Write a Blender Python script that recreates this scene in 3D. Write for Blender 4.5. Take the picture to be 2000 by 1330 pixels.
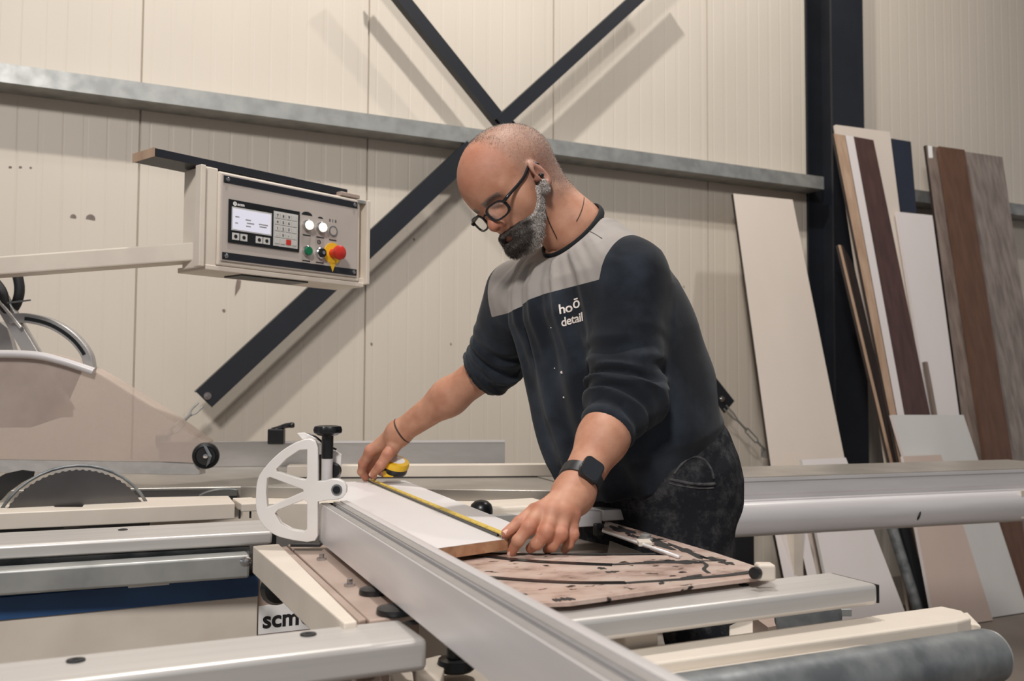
import bpy, math
import numpy as np
from mathutils import Vector, Matrix

# ------------------------------------------------------------------ camera
FPX = 1800.0                      # focal length in pixels of the 2000 px wide frame
CAM = Vector((0.0, 0.0, 1.17))
PITCH = math.atan2(90.0, FPX)
ROLL = math.radians(0.30)
F0 = Vector((0.4375, 0.8992, 0)).normalized()
R0 = Vector((F0.y, -F0.x, 0))
Z0 = Vector((0, 0, 1))
CF = F0 * math.cos(PITCH) + Z0 * math.sin(PITCH)
U_ = Z0 * math.cos(PITCH) - F0 * math.sin(PITCH)
CR = R0 * math.cos(ROLL) + U_ * math.sin(ROLL)
CU = U_ * math.cos(ROLL) - R0 * math.sin(ROLL)

def ray(px, py):
    return CF + CR * ((px - 1000.0) / FPX) + CU * ((665.0 - py) / FPX)
def W(px, py, d):                 # point at depth d
    return CAM + ray(px, py) * d
def Z(px, py, z):                 # point on the horizontal plane z
    r = ray(px, py)
    return CAM + r * ((z - CAM.z) / r.z)
def Y(px, py, y):                 # point on the plane y (parallel to the back wall)
    r = ray(px, py)
    return CAM + r * ((y - CAM.y) / r.y)

scene = bpy.context.scene
for o in list(bpy.data.objects):
    bpy.data.objects.remove(o)
cam_d = bpy.data.cameras.new('camera')
cam_d.sensor_width = 36.0
cam_d.lens = 36.0 * FPX / 2000.0
cam_d.clip_start = 0.05
cam_d.dof.use_dof = True
cam_d.dof.focus_distance = 1.75
cam_d.dof.aperture_fstop = 6.3
cam = bpy.data.objects.new('camera', cam_d)
M3 = Matrix((CR, CU, -CF)).transposed()
cam.matrix_world = Matrix.Translation(CAM) @ M3.to_4x4()
scene.collection.objects.link(cam)
scene.camera = cam

scene.view_settings.view_transform = 'Standard'
scene.view_settings.look = 'None'
scene.view_settings.gamma = 1.0
scene.view_settings.use_curve_mapping = False
scene.view_settings.exposure = -0.08

world = bpy.data.worlds.new('hall_light')
scene.world = world
world.use_nodes = True
bg = world.node_tree.nodes['Background']
bg.inputs[0].default_value = (0.95, 0.95, 1.0, 1)
bg.inputs[1].default_value = 0.25

def lamp(name, loc, power, size, target=None, col=(1, 0.93, 0.84), spot=None):
    if spot:
        l = bpy.data.lights.new(name, 'SPOT'); l.spot_size = spot; l.spot_blend = 0.9
        l.shadow_soft_size = size
    else:
        l = bpy.data.lights.new(name, 'AREA'); l.shape = 'DISK'; l.size = size
    l.energy = power; l.color = col
    o = bpy.data.objects.new(name, l)
    o.location = loc
    d = (Vector(target) - Vector(loc)) if target else Vector((0, 0, -1))
    o.rotation_euler = d.to_track_quat('-Z', 'Y').to_euler()
    scene.collection.objects.link(o)
    return o
lamp('hall_or_fill_light', (1.0, 1.9, 5.6), 140, 0.16, (1.3, 3.2, 1.5), col=(1, 0.953, 0.905))
lamp('hall_or_fill_light', (3.9, 2.2, 5.6), 62, 0.16, (3.2, 3.4, 1.5), col=(1, 0.953, 0.905))
lamp('hall_or_fill_light', (-1.4, -1.4, 4.2), 175, 0.7, (0.6, 2.2, 0.8), col=(1, 0.965, 0.93))  # added fill lamp behind the camera, no fixture belongs to it

# ------------------------------------------------------------------ materials
def L(c):                          # sRGB 0-255 -> linear
    out = []
    for v in c:
        v = v / 255.0
        out.append(v / 12.92 if v <= 0.04045 else ((v + 0.055) / 1.055) ** 2.4)
    return tuple(out) + (1.0,)

def new_mat(name):
    m = bpy.data.materials.new(name)
    m.use_nodes = True
    nt = m.node_tree
    return m, nt, nt.nodes['Principled BSDF']

def N(nt, kind, **kw):
    n = nt.nodes.new(kind)
    for k, v in kw.items():
        if k.startswith('i_'):
            key = k[2:].replace('_', ' ')
            n.inputs[key].default_value = v
        else:
            setattr(n, k, v)
    return n

def mat(name, col, rough=0.5, metal=0.0, col2=None, scale=(6, 6, 6), detail=4, lo=0.35, hi=0.65,
        bump=0.0, bscale=None, spec=0.5, rvar=0.0, coat=0.0):
    """base colour, optionally mixed with a second colour through world-size noise"""
    m, nt, b = new_mat(name)
    b.inputs['Base Color'].default_value = L(col)
    b.inputs['Roughness'].default_value = rough
    b.inputs['Metallic'].default_value = metal
    b.inputs['Specular IOR Level'].default_value = spec
    b.inputs['Coat Weight'].default_value = coat
    tc = N(nt, 'ShaderNodeTexCoord')
    mp = N(nt, 'ShaderNodeMapping')
    mp.inputs['Scale'].default_value = scale
    nt.links.new(tc.outputs['Object'], mp.inputs['Vector'])
    nz = N(nt, 'ShaderNodeTexNoise', i_Scale=1.0, i_Detail=detail)
    nt.links.new(mp.outputs[0], nz.inputs['Vector'])
    if col2 is not None:
        rp = N(nt, 'ShaderNodeValToRGB')
        rp.color_ramp.elements[0].position = lo; rp.color_ramp.elements[0].color = L(col)
        rp.color_ramp.elements[1].position = hi; rp.color_ramp.elements[1].color = L(col2)
        nt.links.new(nz.outputs['Fac'], rp.inputs[0])
        nt.links.new(rp.outputs[0], b.inputs['Base Color'])
    if rvar:
        mr = N(nt, 'ShaderNodeMapRange')
        mr.inputs['To Min'].default_value = max(0.02, rough - rvar)
        mr.inputs['To Max'].default_value = min(1, rough + rvar)
        nt.links.new(nz.outputs['Fac'], mr.inputs['Value'])
        nt.links.new(mr.outputs[0], b.inputs['Roughness'])
    if bump:
        n2 = nz
        if bscale:
            mp2 = N(nt, 'ShaderNodeMapping'); mp2.inputs['Scale'].default_value = bscale
            nt.links.new(tc.outputs['Object'], mp2.inputs['Vector'])
            n2 = N(nt, 'ShaderNodeTexNoise', i_Scale=1.0, i_Detail=6.0)
            nt.links.new(mp2.outputs[0], n2.inputs['Vector'])
        bp = N(nt, 'ShaderNodeBump'); bp.inputs['Strength'].default_value = bump
        bp.inputs['Distance'].default_value = 0.004
        nt.links.new(n2.outputs['Fac'], bp.inputs['Height'])
        nt.links.new(bp.outputs[0], b.inputs['Normal'])
    return m

MT = {}
MT['wall'] = mat('cream_panel_paint', (212, 202, 188), 0.5, col2=(205, 195, 181), scale=(1.2, 1.2, 0.7), bump=0.05, bscale=(2, 2, 0.6))
MT['floor'] = mat('grey_concrete', (120, 110, 102), 0.55, col2=(96, 88, 82), scale=(1.5, 1.5, 1.5), detail=8, rvar=0.15)
MT['ceiling'] = mat('ceiling_sheet', (190, 188, 182), 0.6)
MT['galv'] = mat('galvanised_steel', (176, 177, 174), 0.45, 0.5, col2=(150, 151, 149), scale=(12, 12, 12), detail=3, rvar=0.12, bump=0.05)
MT['galv_dark'] = mat('weathered_galvanised_tube', (146, 149, 150), 0.45, 0.5, col2=(104, 109, 112), scale=(22, 22, 22), detail=6, rvar=0.15)
MT['blacksteel'] = mat('dark_blue_black_steel_paint', (33, 36, 43), 0.42, col2=(27, 30, 36), scale=(5, 5, 5), rvar=0.06)
MT['alu'] = mat('anodised_aluminium', (212, 208, 204), 0.36, 0.42, col2=(200, 196, 192), scale=(2, 60, 60), detail=3, rvar=0.08)
MT['alu_white'] = mat('pale_satin_aluminium', (226, 222, 222), 0.34, 0.30, col2=(216, 212, 212), scale=(3, 3, 30), rvar=0.05)
MT['alu_side'] = mat('grey_aluminium', (178, 175, 173), 0.38, 0.45, col2=(170, 167, 165), scale=(2, 40, 40), rvar=0.08)
MT['cream'] = mat('cream_machine_paint', (222, 212, 198), 0.42, col2=(210, 199, 186), scale=(7, 7, 7), detail=6, rvar=0.1)
MT['cream_dirty'] = mat('dusty_cream_paint', (212, 198, 184), 0.55, col2=(180, 160, 148), scale=(9, 9, 9), detail=8, rvar=0.1)
MT['pinkplate'] = mat('worn_pinkish_steel', (190, 170, 158), 0.45, 0.2, col2=(166, 146, 134), scale=(8, 8, 8), detail=8, rvar=0.12)
MT['castiron'] = mat('ground_cast_iron', (176, 171, 163), 0.36, 0.5, col2=(158, 152, 144), scale=(5, 5, 5), detail=6, rvar=0.1)
MT['blue'] = mat('blue_machine_paint', (46, 84, 128), 0.4, col2=(38, 72, 114), scale=(6, 6, 6), rvar=0.08)
MT['black'] = mat('black_plastic', (26, 27, 30), 0.32, col2=(20, 21, 23), scale=(20, 20, 20))
MT['blackmatt'] = mat('black_rubber', (24, 25, 28), 0.6)
MT['steel'] = mat('bright_steel', (200, 200, 202), 0.2, 1.0)
MT['blade'] = mat('saw_blade_steel', (120, 118, 118), 0.3, 0.95, col2=(84, 82, 82), scale=(3, 3, 3), rvar=0.08)
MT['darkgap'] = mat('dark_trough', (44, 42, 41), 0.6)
MT['whiteplate'] = mat('white_cast_plate', (232, 228, 224), 0.38, col2=(222, 217, 212), scale=(8, 8, 8), rvar=0.06)
MT['melamine'] = mat('white_melamine', (226, 222, 222), 0.38, col2=(220, 215, 214), scale=(4, 4, 4), rvar=0.05)
MT['chipcore'] = mat('chipboard_edge', (186, 142, 108), 0.7, col2=(160, 112, 82), scale=(60, 60, 60), detail=6)
MT['white'] = mat('white_print', (240, 238, 236), 0.4)
MT['red'] = mat('red_plastic', (196, 48, 36), 0.35, coat=0.3)
MT['yellow'] = mat('yellow_plastic', (236, 188, 40), 0.38)
MT['green'] = mat('green_plastic', (16, 110, 72), 0.3)
MT['text'] = mat('black_print', (28, 28, 30), 0.5)
MT['panelgrey'] = mat('satin_panel_plate', (196, 186, 178), 0.4, 0.15, col2=(190, 180, 172), scale=(10, 10, 10))
MT['keygrey'] = mat('keypad_grey', (196, 194, 190), 0.5)

def emit_mat(name, col, s):
    m, nt, b = new_mat(name)
    b.inputs['Base Color'].default_value = L(col)
    b.inputs['Emission Color'].default_value = L(col)
    b.inputs['Emission Strength'].default_value = s
    b.inputs['Roughness'].default_value = 0.3
    return m
MT['lcd'] = emit_mat('lit_lcd', (214, 214, 228), 0.35)
MT['lampwhite'] = emit_mat('lit_white_button', (255, 252, 240), 0.75)

def board_mat(name, c1, c2, stretch=(30, 30, 1.2), rough=0.45):
    return mat(name, c1, rough, col2=c2, scale=stretch, detail=7, rvar=0.05)
MT['b_cream'] = board_mat('cream_board_face', (214, 202, 190), (209, 197, 185), (3, 3, 1))
MT['b_white'] = board_mat('white_board_face', (224, 216, 214), (220, 212, 209), (3, 3, 1))
MT['b_cool'] = board_mat('cool_white_board_face', (210, 208, 204), (204, 202, 198), (3, 3, 1))
MT['b_pink'] = board_mat('rosy_beige_board_face', (204, 184, 172), (198, 178, 167), (3, 3, 1))
MT['b_darkbrown'] = board_mat('wenge_board_face', (84, 60, 56), (70, 50, 47))
MT['b_brown'] = board_mat('hardboard_face', (106, 76, 60), (94, 66, 51))
MT['b_navy'] = board_mat('navy_board_face', (40, 46, 60), (36, 41, 54), (3, 3, 1))
MT['b_oak'] = board_mat('grey_oak_face', (144, 128, 118), (112, 98, 90))
MT['b_grey'] = board_mat('grey_wood_face', (150, 138, 130), (120, 108, 102))
MT['b_wood'] = board_mat('pale_wood_face', (188, 160, 136), (168, 138, 114))
MT['b_dark'] = board_mat('dark_board_edge', (60, 50, 46), (46, 38, 36))

# smudged transparent guard
m, nt, b = new_mat('scuffed_clear_plastic')
b.inputs['Base Color'].default_value = L((206, 190, 180)); b.inputs['Roughness'].default_value = 0.35
tr = N(nt, 'ShaderNodeBsdfTransparent'); tr.inputs[0].default_value = (0.97, 0.94, 0.92, 1)
mx = N(nt, 'ShaderNodeMixShader')
tc = N(nt, 'ShaderNodeTexCoord'); nz = N(nt, 'ShaderNodeTexNoise', i_Scale=7.0, i_Detail=8.0)
nt.links.new(tc.outputs['Object'], nz.inputs['Vector'])
mr = N(nt, 'ShaderNodeMapRange'); mr.inputs['From Min'].default_value = 0.35; mr.inputs['From Max'].default_value = 0.7
mr.inputs['To Min'].default_value = 0.42; mr.inputs['To Max'].default_value = 0.62
nt.links.new(nz.outputs['Fac'], mr.inputs['Value'])
nt.links.new(mr.outputs[0], mx.inputs[0])
nt.links.new(tr.outputs[0], mx.inputs[1]); nt.links.new(b.outputs[0], mx.inputs[2])
nt.links.new(mx.outputs[0], nt.nodes['Material Output'].inputs[0])
MT['guard'] = m
# clear spectacle lens
m, nt, b = new_mat('clear_lens')
b.inputs['Base Color'].default_value = (1, 1, 1, 1); b.inputs['Roughness'].default_value = 0.03
tr = N(nt, 'ShaderNodeBsdfTransparent'); mx = N(nt, 'ShaderNodeMixShader'); mx.inputs[0].default_value = 0.08
gl = N(nt, 'ShaderNodeBsdfGlossy'); gl.inputs['Roughness'].default_value = 0.05
nt.links.new(tr.outputs[0], mx.inputs[1]); nt.links.new(gl.outputs[0], mx.inputs[2])
nt.links.new(mx.outputs[0], nt.nodes['Material Output'].inputs[0])
MT['lens'] = m

# dirty crosscut plate: pinkish steel with dark grime
m, nt, b = new_mat('grimy_pink_steel')
tc = N(nt, 'ShaderNodeTexCoord')
n1 = N(nt, 'ShaderNodeTexNoise', i_Scale=9.0, i_Detail=9.0, i_Roughness=0.62)
mp = N(nt, 'ShaderNodeMapping'); mp.inputs['Scale'].default_value = (1.2, 1.9, 1); mp.inputs['Rotation'].default_value = (0, 0, 0.4)
nt.links.new(tc.outputs['Object'], mp.inputs[0]); nt.links.new(mp.outputs[0], n1.inputs['Vector'])
r1 = N(nt, 'ShaderNodeValToRGB')
e = r1.color_ramp.elements
e[0].position = 0.34; e[0].color = L((96, 80, 72)); e[1].position = 0.68; e[1].color = L((206, 190, 178))
x = e.new(0.40); x.color = L((164, 140, 128)); x = e.new(0.5); x.color = L((192, 168, 156))
nt.links.new(n1.outputs['Fac'], r1.inputs[0])
n2 = N(nt, 'ShaderNodeTexNoise', i_Scale=30.0, i_Detail=3.0)
nt.links.new(mp.outputs[0], n2.inputs['Vector'])
r2 = N(nt, 'ShaderNodeValToRGB'); r2.color_ramp.elements[0].position = 0.335; r2.color_ramp.elements[0].color = L((44, 36, 34))
r2.color_ramp.elements[1].position = 0.37; r2.color_ramp.elements[1].color = (1, 1, 1, 1)
nt.links.new(n2.outputs['Fac'], r2.inputs[0])
mm = N(nt, 'ShaderNodeMixRGB', blend_type='MULTIPLY'); mm.inputs[0].default_value = 1
nt.links.new(r1.outputs[0], mm.inputs[1]); nt.links.new(r2.outputs[0], mm.inputs[2])
nt.links.new(mm.outputs[0], b.inputs['Base Color']); b.inputs['Roughness'].default_value = 0.4; b.inputs['Metallic'].default_value = 0.15
MT['grime'] = m

# ------------------------------------------------------------------ mesh helpers
def V3(p): return Vector(p)

class G:
    def __init__(s): s.v = []; s.f = []
    def add(s, vs, fs):
        o = len(s.v); s.v += [tuple(p) for p in vs]; s.f += [tuple(i + o for i in f) for f in fs]; return s
    def loft(s, rings, cap=True, closed=True):
        n = len(rings[0]); vs = [p for r in rings for p in r]; fs = []
        for i in range(len(rings) - 1):
            for j in range(n if closed else n - 1):
                a = i * n + j; b_ = i * n + (j + 1) % n
                fs.append((a, b_, b_ + n, a + n))
        if cap:
            fs.append(tuple(range(n - 1, -1, -1))); k = (len(rings) - 1) * n
            fs.append(tuple(range(k, k + n)))
        return s.add(vs, fs)
    def box(s, c, d, ax=None):
        """centre, full sizes, axes (3 vectors)"""
        c = V3(c); X, Yv, Zv = ax or (Vector((1, 0, 0)), Vector((0, 1, 0)), Z0)
        r = []
        for sz in (-.5, .5):
            r.append([c + X * (sx * d[0]) + Yv * (sy * d[1]) + Zv * (sz * d[2]) for sx, sy in ((-.5, -.5), (.5, -.5), (.5, .5), (-.5, .5))])
        return s.loft(r)
    def prism(s, a, b, sec, up=Z0, side=None):
        """sweep section (across, up) from a to b; across points away from camera side (left of travel)"""
        a = V3(a); b = V3(b); t = (b - a).normalized()
        ac = side.normalized() if side is not None else up.cross(t).normalized()
        u = t.cross(ac).normalized()
        if u.dot(up) < 0: u = -u
        return s.loft([[p + ac * q[0] + u * q[1] for q in sec] for p in (a, b)])
    def plate(s, pts, th):
        """planar outline extruded by vector th"""
        th = V3(th)
        return s.loft([[V3(p) for p in pts], [V3(p) + th for p in pts]])
    def cyl(s, a, b, r, r2=None, n=24, cap=True):
        a = V3(a); b = V3(b); r2 = r if r2 is None else r2
        return s.tube([a, b], [r, r2], n, cap)
    def tube(s, pts, r, n=16, cap=True, sq=None):
        pts = [V3(p) for p in pts]
        if not hasattr(r, '__len__'): r = [r] * len(pts)
        rings = []; pn = None
        for i, p in enumerate(pts):
            t = (pts[min(i + 1, len(pts) - 1)] - pts[max(i - 1, 0)]).normalized()
            if pn is None:
                h = Z0 if abs(t.z) < 0.9 else Vector((1, 0, 0))
                pn = (h - t * h.dot(t)).normalized()
            else:
                pn = (pn - t * pn.dot(t)).normalized()
            bn = t.cross(pn)
            if sq:
                rings.append([p + pn * x * r[i] + bn * y * r[i] for x, y in sq])
            else:
                rings.append([p + (pn * math.cos(2 * math.pi * k / n) + bn * math.sin(2 * math.pi * k / n)) * r[i] for k in range(n)])
        return s.loft(rings, cap)
    def lathe(s, c, axis, prof, n=32):
        """prof: list of (radius, height along axis)"""
        axis = V3(axis).normalized(); h = Z0 if abs(axis.z) < 0.9 else Vector((1, 0, 0))
        p = (h - axis * h.dot(axis)).normalized(); q = axis.cross(p); c = V3(c)
        return s.loft([[c + axis * z + (p * math.cos(2 * math.pi * k / n) + q * math.sin(2 * math.pi * k / n)) * max(r, 1e-5) for k in range(n)] for r, z in prof])
    def build(s, name, m, parent=None, smooth=False, bevel=0.0, org=None, kind=None, seg=2):
        return make_obj(name, s.v, s.f, m, parent, smooth, bevel, org, kind, seg)

ORG = {}
def make_obj(name, v, f, m, parent=None, smooth=False, bevel=0.0, org=None, kind=None, seg=2):
    if parent is not None: org = ORG[parent.name]
    elif org is None:
        a = np.array(v); org = Vector(((a[:, 0].min() + a[:, 0].max()) / 2, (a[:, 1].min() + a[:, 1].max()) / 2, a[:, 2].min()))
    org = V3(org)
    me = bpy.data.meshes.new(name)
    me.from_pydata([(p[0] - org.x, p[1] - org.y, p[2] - org.z) for p in v], [], f)
    me.validate(); me.update()
    import bmesh
    bm = bmesh.new(); bm.from_mesh(me); bmesh.ops.recalc_face_normals(bm, faces=bm.faces); bm.to_mesh(me); bm.free()
    mats = m if isinstance(m, (list, tuple)) else [m]
    for q in mats: me.materials.append(MT[q] if isinstance(q, str) else q)
    o = bpy.data.objects.new(name, me)
    scene.collection.objects.link(o)
    if parent is not None: o.parent = parent
    else: o.location = org
    ORG[o.name] = org
    if smooth:
        for p in me.polygons: p.use_smooth = True
        if smooth == 'auto':
            try:
                me.set_sharp_from_angle(angle=math.radians(35))
            except Exception: pass
    if bevel:
        bv = o.modifiers.new('soft_edge', 'BEVEL'); bv.width = bevel; bv.segments = seg; bv.limit_method = 'ANGLE'
        bv.angle_limit = math.radians(40); bv.harden_normals = False
    if kind: o['kind'] = kind
    return o

def thing(name, label, cat, loc, group=None):
    o = bpy.data.objects.new(name, None); scene.collection.objects.link(o)
    o.empty_display_size = 0.05
    o.location = loc; ORG[o.name] = V3(loc)
    return tag(o, label, cat, group)
def tag(o, label, cat, group=None):
    o['label'] = label; o['category'] = cat
    if group: o['group'] = group
    return o

def text_obj(name, s, size, origin, xdir, ydir, m, parent, depth=0.0004, align='LEFT', bold=0.0, sx=1.0):
    cu = bpy.data.curves.new(name, 'FONT'); cu.body = s; cu.size = size; cu.extrude = depth
    cu.align_x = align; cu.offset = bold; cu.resolution_u = 4
    tmp = bpy.data.objects.new('tmp', cu); scene.collection.objects.link(tmp)
    dg = bpy.context.evaluated_depsgraph_get()
    me = bpy.data.meshes.new_from_object(tmp.evaluated_get(dg))
    v = np.array([q.co[:] for q in me.vertices]); f = [tuple(p.vertices) for p in me.polygons]
    bpy.data.objects.remove(tmp); bpy.data.curves.remove(cu); bpy.data.meshes.remove(me)
    X = V3(xdir).normalized(); n = X.cross(V3(ydir)).normalized(); Yd = n.cross(X)
    o = V3(origin)
    pts = [tuple(o + X * (a * sx) + Yd * b_ + n * c) for a, b_, c in v]
    return make_obj(name, pts, f, m, parent)

def rbox(w, h, r, n=5, x0=0, y0=0):
    """rounded rectangle outline from (x0,y0) to (x0+w,y0+h)"""
    out = []
    for cx, cy, a0 in ((x0 + w - r, y0 + r, -90), (x0 + w - r, y0 + h - r, 0), (x0 + r, y0 + h - r, 90), (x0 + r, y0 + r, 180)):
        for k in range(n + 1):
            a = math.radians(a0 + 90 * k / n); out.append((cx + r * math.cos(a), cy + r * math.sin(a)))
    return out
def smooth_path(pts, n=8, dim=3):
    """Catmull-Rom through points"""
    P = [Vector(p) for p in pts]; P = [P[0] * 2 - P[1]] + P + [P[-1] * 2 - P[-2]]; out = []
    for i in range(1, len(P) - 2):
        for k in range(n):
            t = k / n; a, b_, c, d = P[i - 1], P[i], P[i + 1], P[i + 2]
            out.append(0.5 * ((2 * b_) + (c - a) * t + (2 * a - 5 * b_ + 4 * c - d) * t * t + (3 * b_ - a - 3 * c + d) * t ** 3))
    out.append(P[-2]); return out
# ================================================================== SETTING
WY = 4.18                                  # back wall plane
def build_wall(name, x0, x1, z0, z1):
    g = G(); prof = []
    x = x0; seam0 = 0.267
    n0 = int(math.floor((x0 - seam0)))
    xs = []
    k = n0
    while seam0 + k < x1 + 1:
        s = seam0 + k
        xs += [(s - 0.004, 0.0), (s - 0.0025, 0.014), (s + 0.0025, 0.014), (s + 0.004, 0.0)]
        nr = 12; p = 1.0 / nr
        for i in range(nr):
            a = s + (i + 0.5) * p
            if i % 2: xs += [(a - 0.012, 0.0), (a - 0.008, 0.0008), (a + 0.008, 0.0008), (a + 0.012, 0.0)]
            else: xs += [(a - 0.006, 0.0), (a, 0.0013), (a + 0.006, 0.0)]
        k += 1
    xs = [q for q in xs if x0 <= q[0] <= x1]
    sec = [(x0, 0.0)] + xs + [(x1, 0.0)]
    lo = [(a, WY + d, z0) for a, d in sec]; hi = [(a, WY + d, z1) for a, d in sec]
    n = len(sec)
    vs = lo + hi + [(x0, WY + 0.12, z0), (x1, WY + 0.12, z0), (x0, WY + 0.12, z1), (x1, WY + 0.12, z1)]
    fs = [(i, i + 1, n + i + 1, n + i) for i in range(n - 1)]
    b0 = 2 * n
    fs += [(b0, b0 + 2, b0 + 3, b0 + 1), (0, n, b0 + 2, b0), (n - 1, b0 + 1, b0 + 3, 2 * n - 1)]
    return make_obj(name, vs, fs, 'wall', kind='structure')
build_wall('wall_back', -4.0, 12.0, 0.0, 6.2)
G().plate([(-4, -5, 0), (12, -5, 0), (12, WY + 0.12, 0), (-4, WY + 0.12, 0)], (0, 0, -0.1)).build('floor', 'floor', kind='structure')
G().plate([(-4, -5, 6.2), (12, -5, 6.2), (12, WY + 0.12, 6.2), (-4, WY + 0.12, 6.2)], (0, 0, 0.1)).build('ceiling', 'ceiling', kind='structure')

# wall girt (galvanised C rail) in two lengths, ending at the column
gz = Y(0, 147, WY - 0.15).z; gz2 = Y(1560, 372, WY - 0.15).z
GZ = 0.5 * (gz + gz2)
cx0 = Y(1622, 300, WY - 0.2).x; cx1 = Y(1686, 100, WY - 0.22).x
def girt(x0, x1):
    h = 0.075; d = 0.15; t = 0.004
    sec = [(0, 0), (0, h), (d, h), (d, h - t), (t, h - t), (t, t), (d, t), (d, 0)]
    sec = [(a, b_) for a, b_ in sec]
    g = G(); g.prism((x0, WY - 0.15, GZ), (x1, WY - 0.15, GZ), sec, side=Vector((0, 1, 0)))
    o = g.build('trim_1', 'galv', kind='structure'); return o
girt(-4.0, cx0 - 0.004)
o = girt(cx1 + 0.004, 12.0); o.name = 'trim_2'

g = G(); zc = Y(800, 264, WY - .03).z
g.tube([(Y(560, 230, WY - .03).x, WY - .022, zc), (Y(1590, 364, WY - .03).x, WY - .022, zc)], .011, 12)
g.build('trim_3', 'cream', kind='structure', smooth='auto')
wall = bpy.data.objects['wall_back']
for px, py, r_ in ((143, 424, .012), (177, 427, .018), (437, 607, .008), (808, 468, .007), (1335, 560, .006), (20, 327, .006), (40, 327, .006), (60, 328, .005), (725, 672, .007), (880, 672, .006)):
    G().cyl(Y(px, py, WY - .0002), Y(px, py, WY - .0010), r_, n=12).build('wall_mark', 'b_grey', wall)
G().plate([Y(463, 545, WY - .002), Y(471, 548, WY - .002), Y(469, 562, WY - .002), Y(459, 578, WY - .002), Y(460, 560, WY - .002)], (0, .001, 0)).build('wall_mark', 'b_oak', wall)

# steel column (H section, flange to the room)
g = G(); cw = cx1 - cx0; yf = WY - 0.22; yb = WY - 0.002; tf = 0.014
sec = [(cx0, yf), (cx1, yf), (cx1, yf + tf), (cx0 + cw / 2 + .006, yf + tf), (cx0 + cw / 2 + .006, yb - tf), (cx1, yb - tf), (cx1, yb), (cx0, yb),
       (cx0, yb - tf), (cx0 + cw / 2 - .006, yb - tf), (cx0 + cw / 2 - .006, yf + tf), (cx0, yf + tf)]
col_t = thing('steel_column', 'dark blue-black steel column standing against the cream panel wall', 'column', (cx0 + cw / 2, WY - 0.1, 0))
g.loft([[(a, b_, 0.012) for a, b_ in sec], [(a, b_, 6.19) for a, b_ in sec]]).build('shaft', 'blacksteel', col_t)
G().box((cx0 + cw / 2, WY - 0.112, 0.006), (cw + 0.08, 0.22, 0.012)).build('base_plate', 'blacksteel', col_t)

# ---------------------------------------------------------------- diagonal braces
BY = WY - 0.17
def brace(p0, p1, w, label, bolts, y=BY, end0=False):
    a = Y(p0[0], p0[1], y); b_ = Y(p1[0], p1[1], y)
    t = (b_ - a).normalized(); s = Vector((0, 1, 0)).cross(t).normalized()
    root = thing('diagonal_brace', label, 'brace', a)
    g = G()
    # L section: a flat face plus a return leg towards the wall
    sec = [(-w / 2, 0), (w / 2, 0), (w / 2, 0.007), (-w / 2 + 0.007, 0.007), (-w / 2 + 0.007, 0.05), (-w / 2, 0.05)]
    g.loft([[p + s * q[0] + Vector((0, 1, 0)) * q[1] for q in sec] for p in (a, b_)])
    g.build('steel_angle', 'blacksteel', root)
    for k in bolts:
        c = a + t * k
        G().lathe(c, (0, -1, 0), [(0.016, 0.0), (0.016, 0.003), (0.010, 0.003), (0.010, 0.012), (0.0, 0.013)], 12).build('bolt', 'steel', root, smooth='auto')
    return root, a, b_, t
wdt = 0.094
rt, a, b_, t = brace((398, 780), (925, 290), wdt, 'dark diagonal wall brace running from lower left up behind the control panel to the man', (0.02,))
# turnbuckle at the foot of that brace
def turnbuckle(root, p0, p1, col='galv', y2=0.0):
    p0 = V3(p0); p1 = V3(p1); t = (p1 - p0).normalized(); s = Vector((0, 1, 0)).cross(t).normalized(); Ln = (p1 - p0).length
    g = G()
    for sg in (-1, 1):
        g.tube([p0 + s * sg * 0.012, p0 + t * Ln * 0.18 + s * sg * 0.012, p0 + t * Ln * 0.3 + s * sg * .002], 0.004, 8)
    g.cyl(p0 + t * Ln * 0.25, p0 + t * Ln * 0.5, 0.006, n=10)
    for sg in (-1, 1):
        g.tube([p0 + t * Ln * 0.46 + s * sg * 0.003, p0 + t * Ln * 0.5 + s * sg * 0.013, p0 + t * Ln * 0.72 + s * sg * 0.013, p0 + t * Ln * 0.76 + s * sg * .003], 0.004, 8)
    g.cyl(p0 + t * Ln * 0.73, p1, 0.006, n=10)
    g.box(p1, (0.05, 0.06, 0.05))
    return g.build('turnbuckle', col, root, smooth='auto')
turnbuckle(rt, Y(392, 790, BY), Y(318, 862, BY))
rt, a, b_, t = brace((984, 238), (1425, 795), wdt, 'dark diagonal brace passing behind the man, its bolted end showing right of his back', ())
for o in list(rt.children): pass
e_ = Y(1410, 779, BY)
G().lathe(e_, (0, -1, 0), [(0.016, 0.0), (0.016, 0.003), (0.010, 0.003), (0.010, 0.012), (0.0, 0.013)], 12).build('bolt', 'steel', rt, smooth='auto')
turnbuckle(rt, Y(1416, 795, BY), Y(1500, 885, BY))
brace((984, 240), (735, -70), .062, 'dark diagonal brace rising to the upper left above the man\'s head', (), y=BY + 0.0)
brace((978, 240), (1318, -70), .066, 'dark diagonal brace rising to the upper right above the man\'s head', (), y=BY - 0.055)

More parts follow.
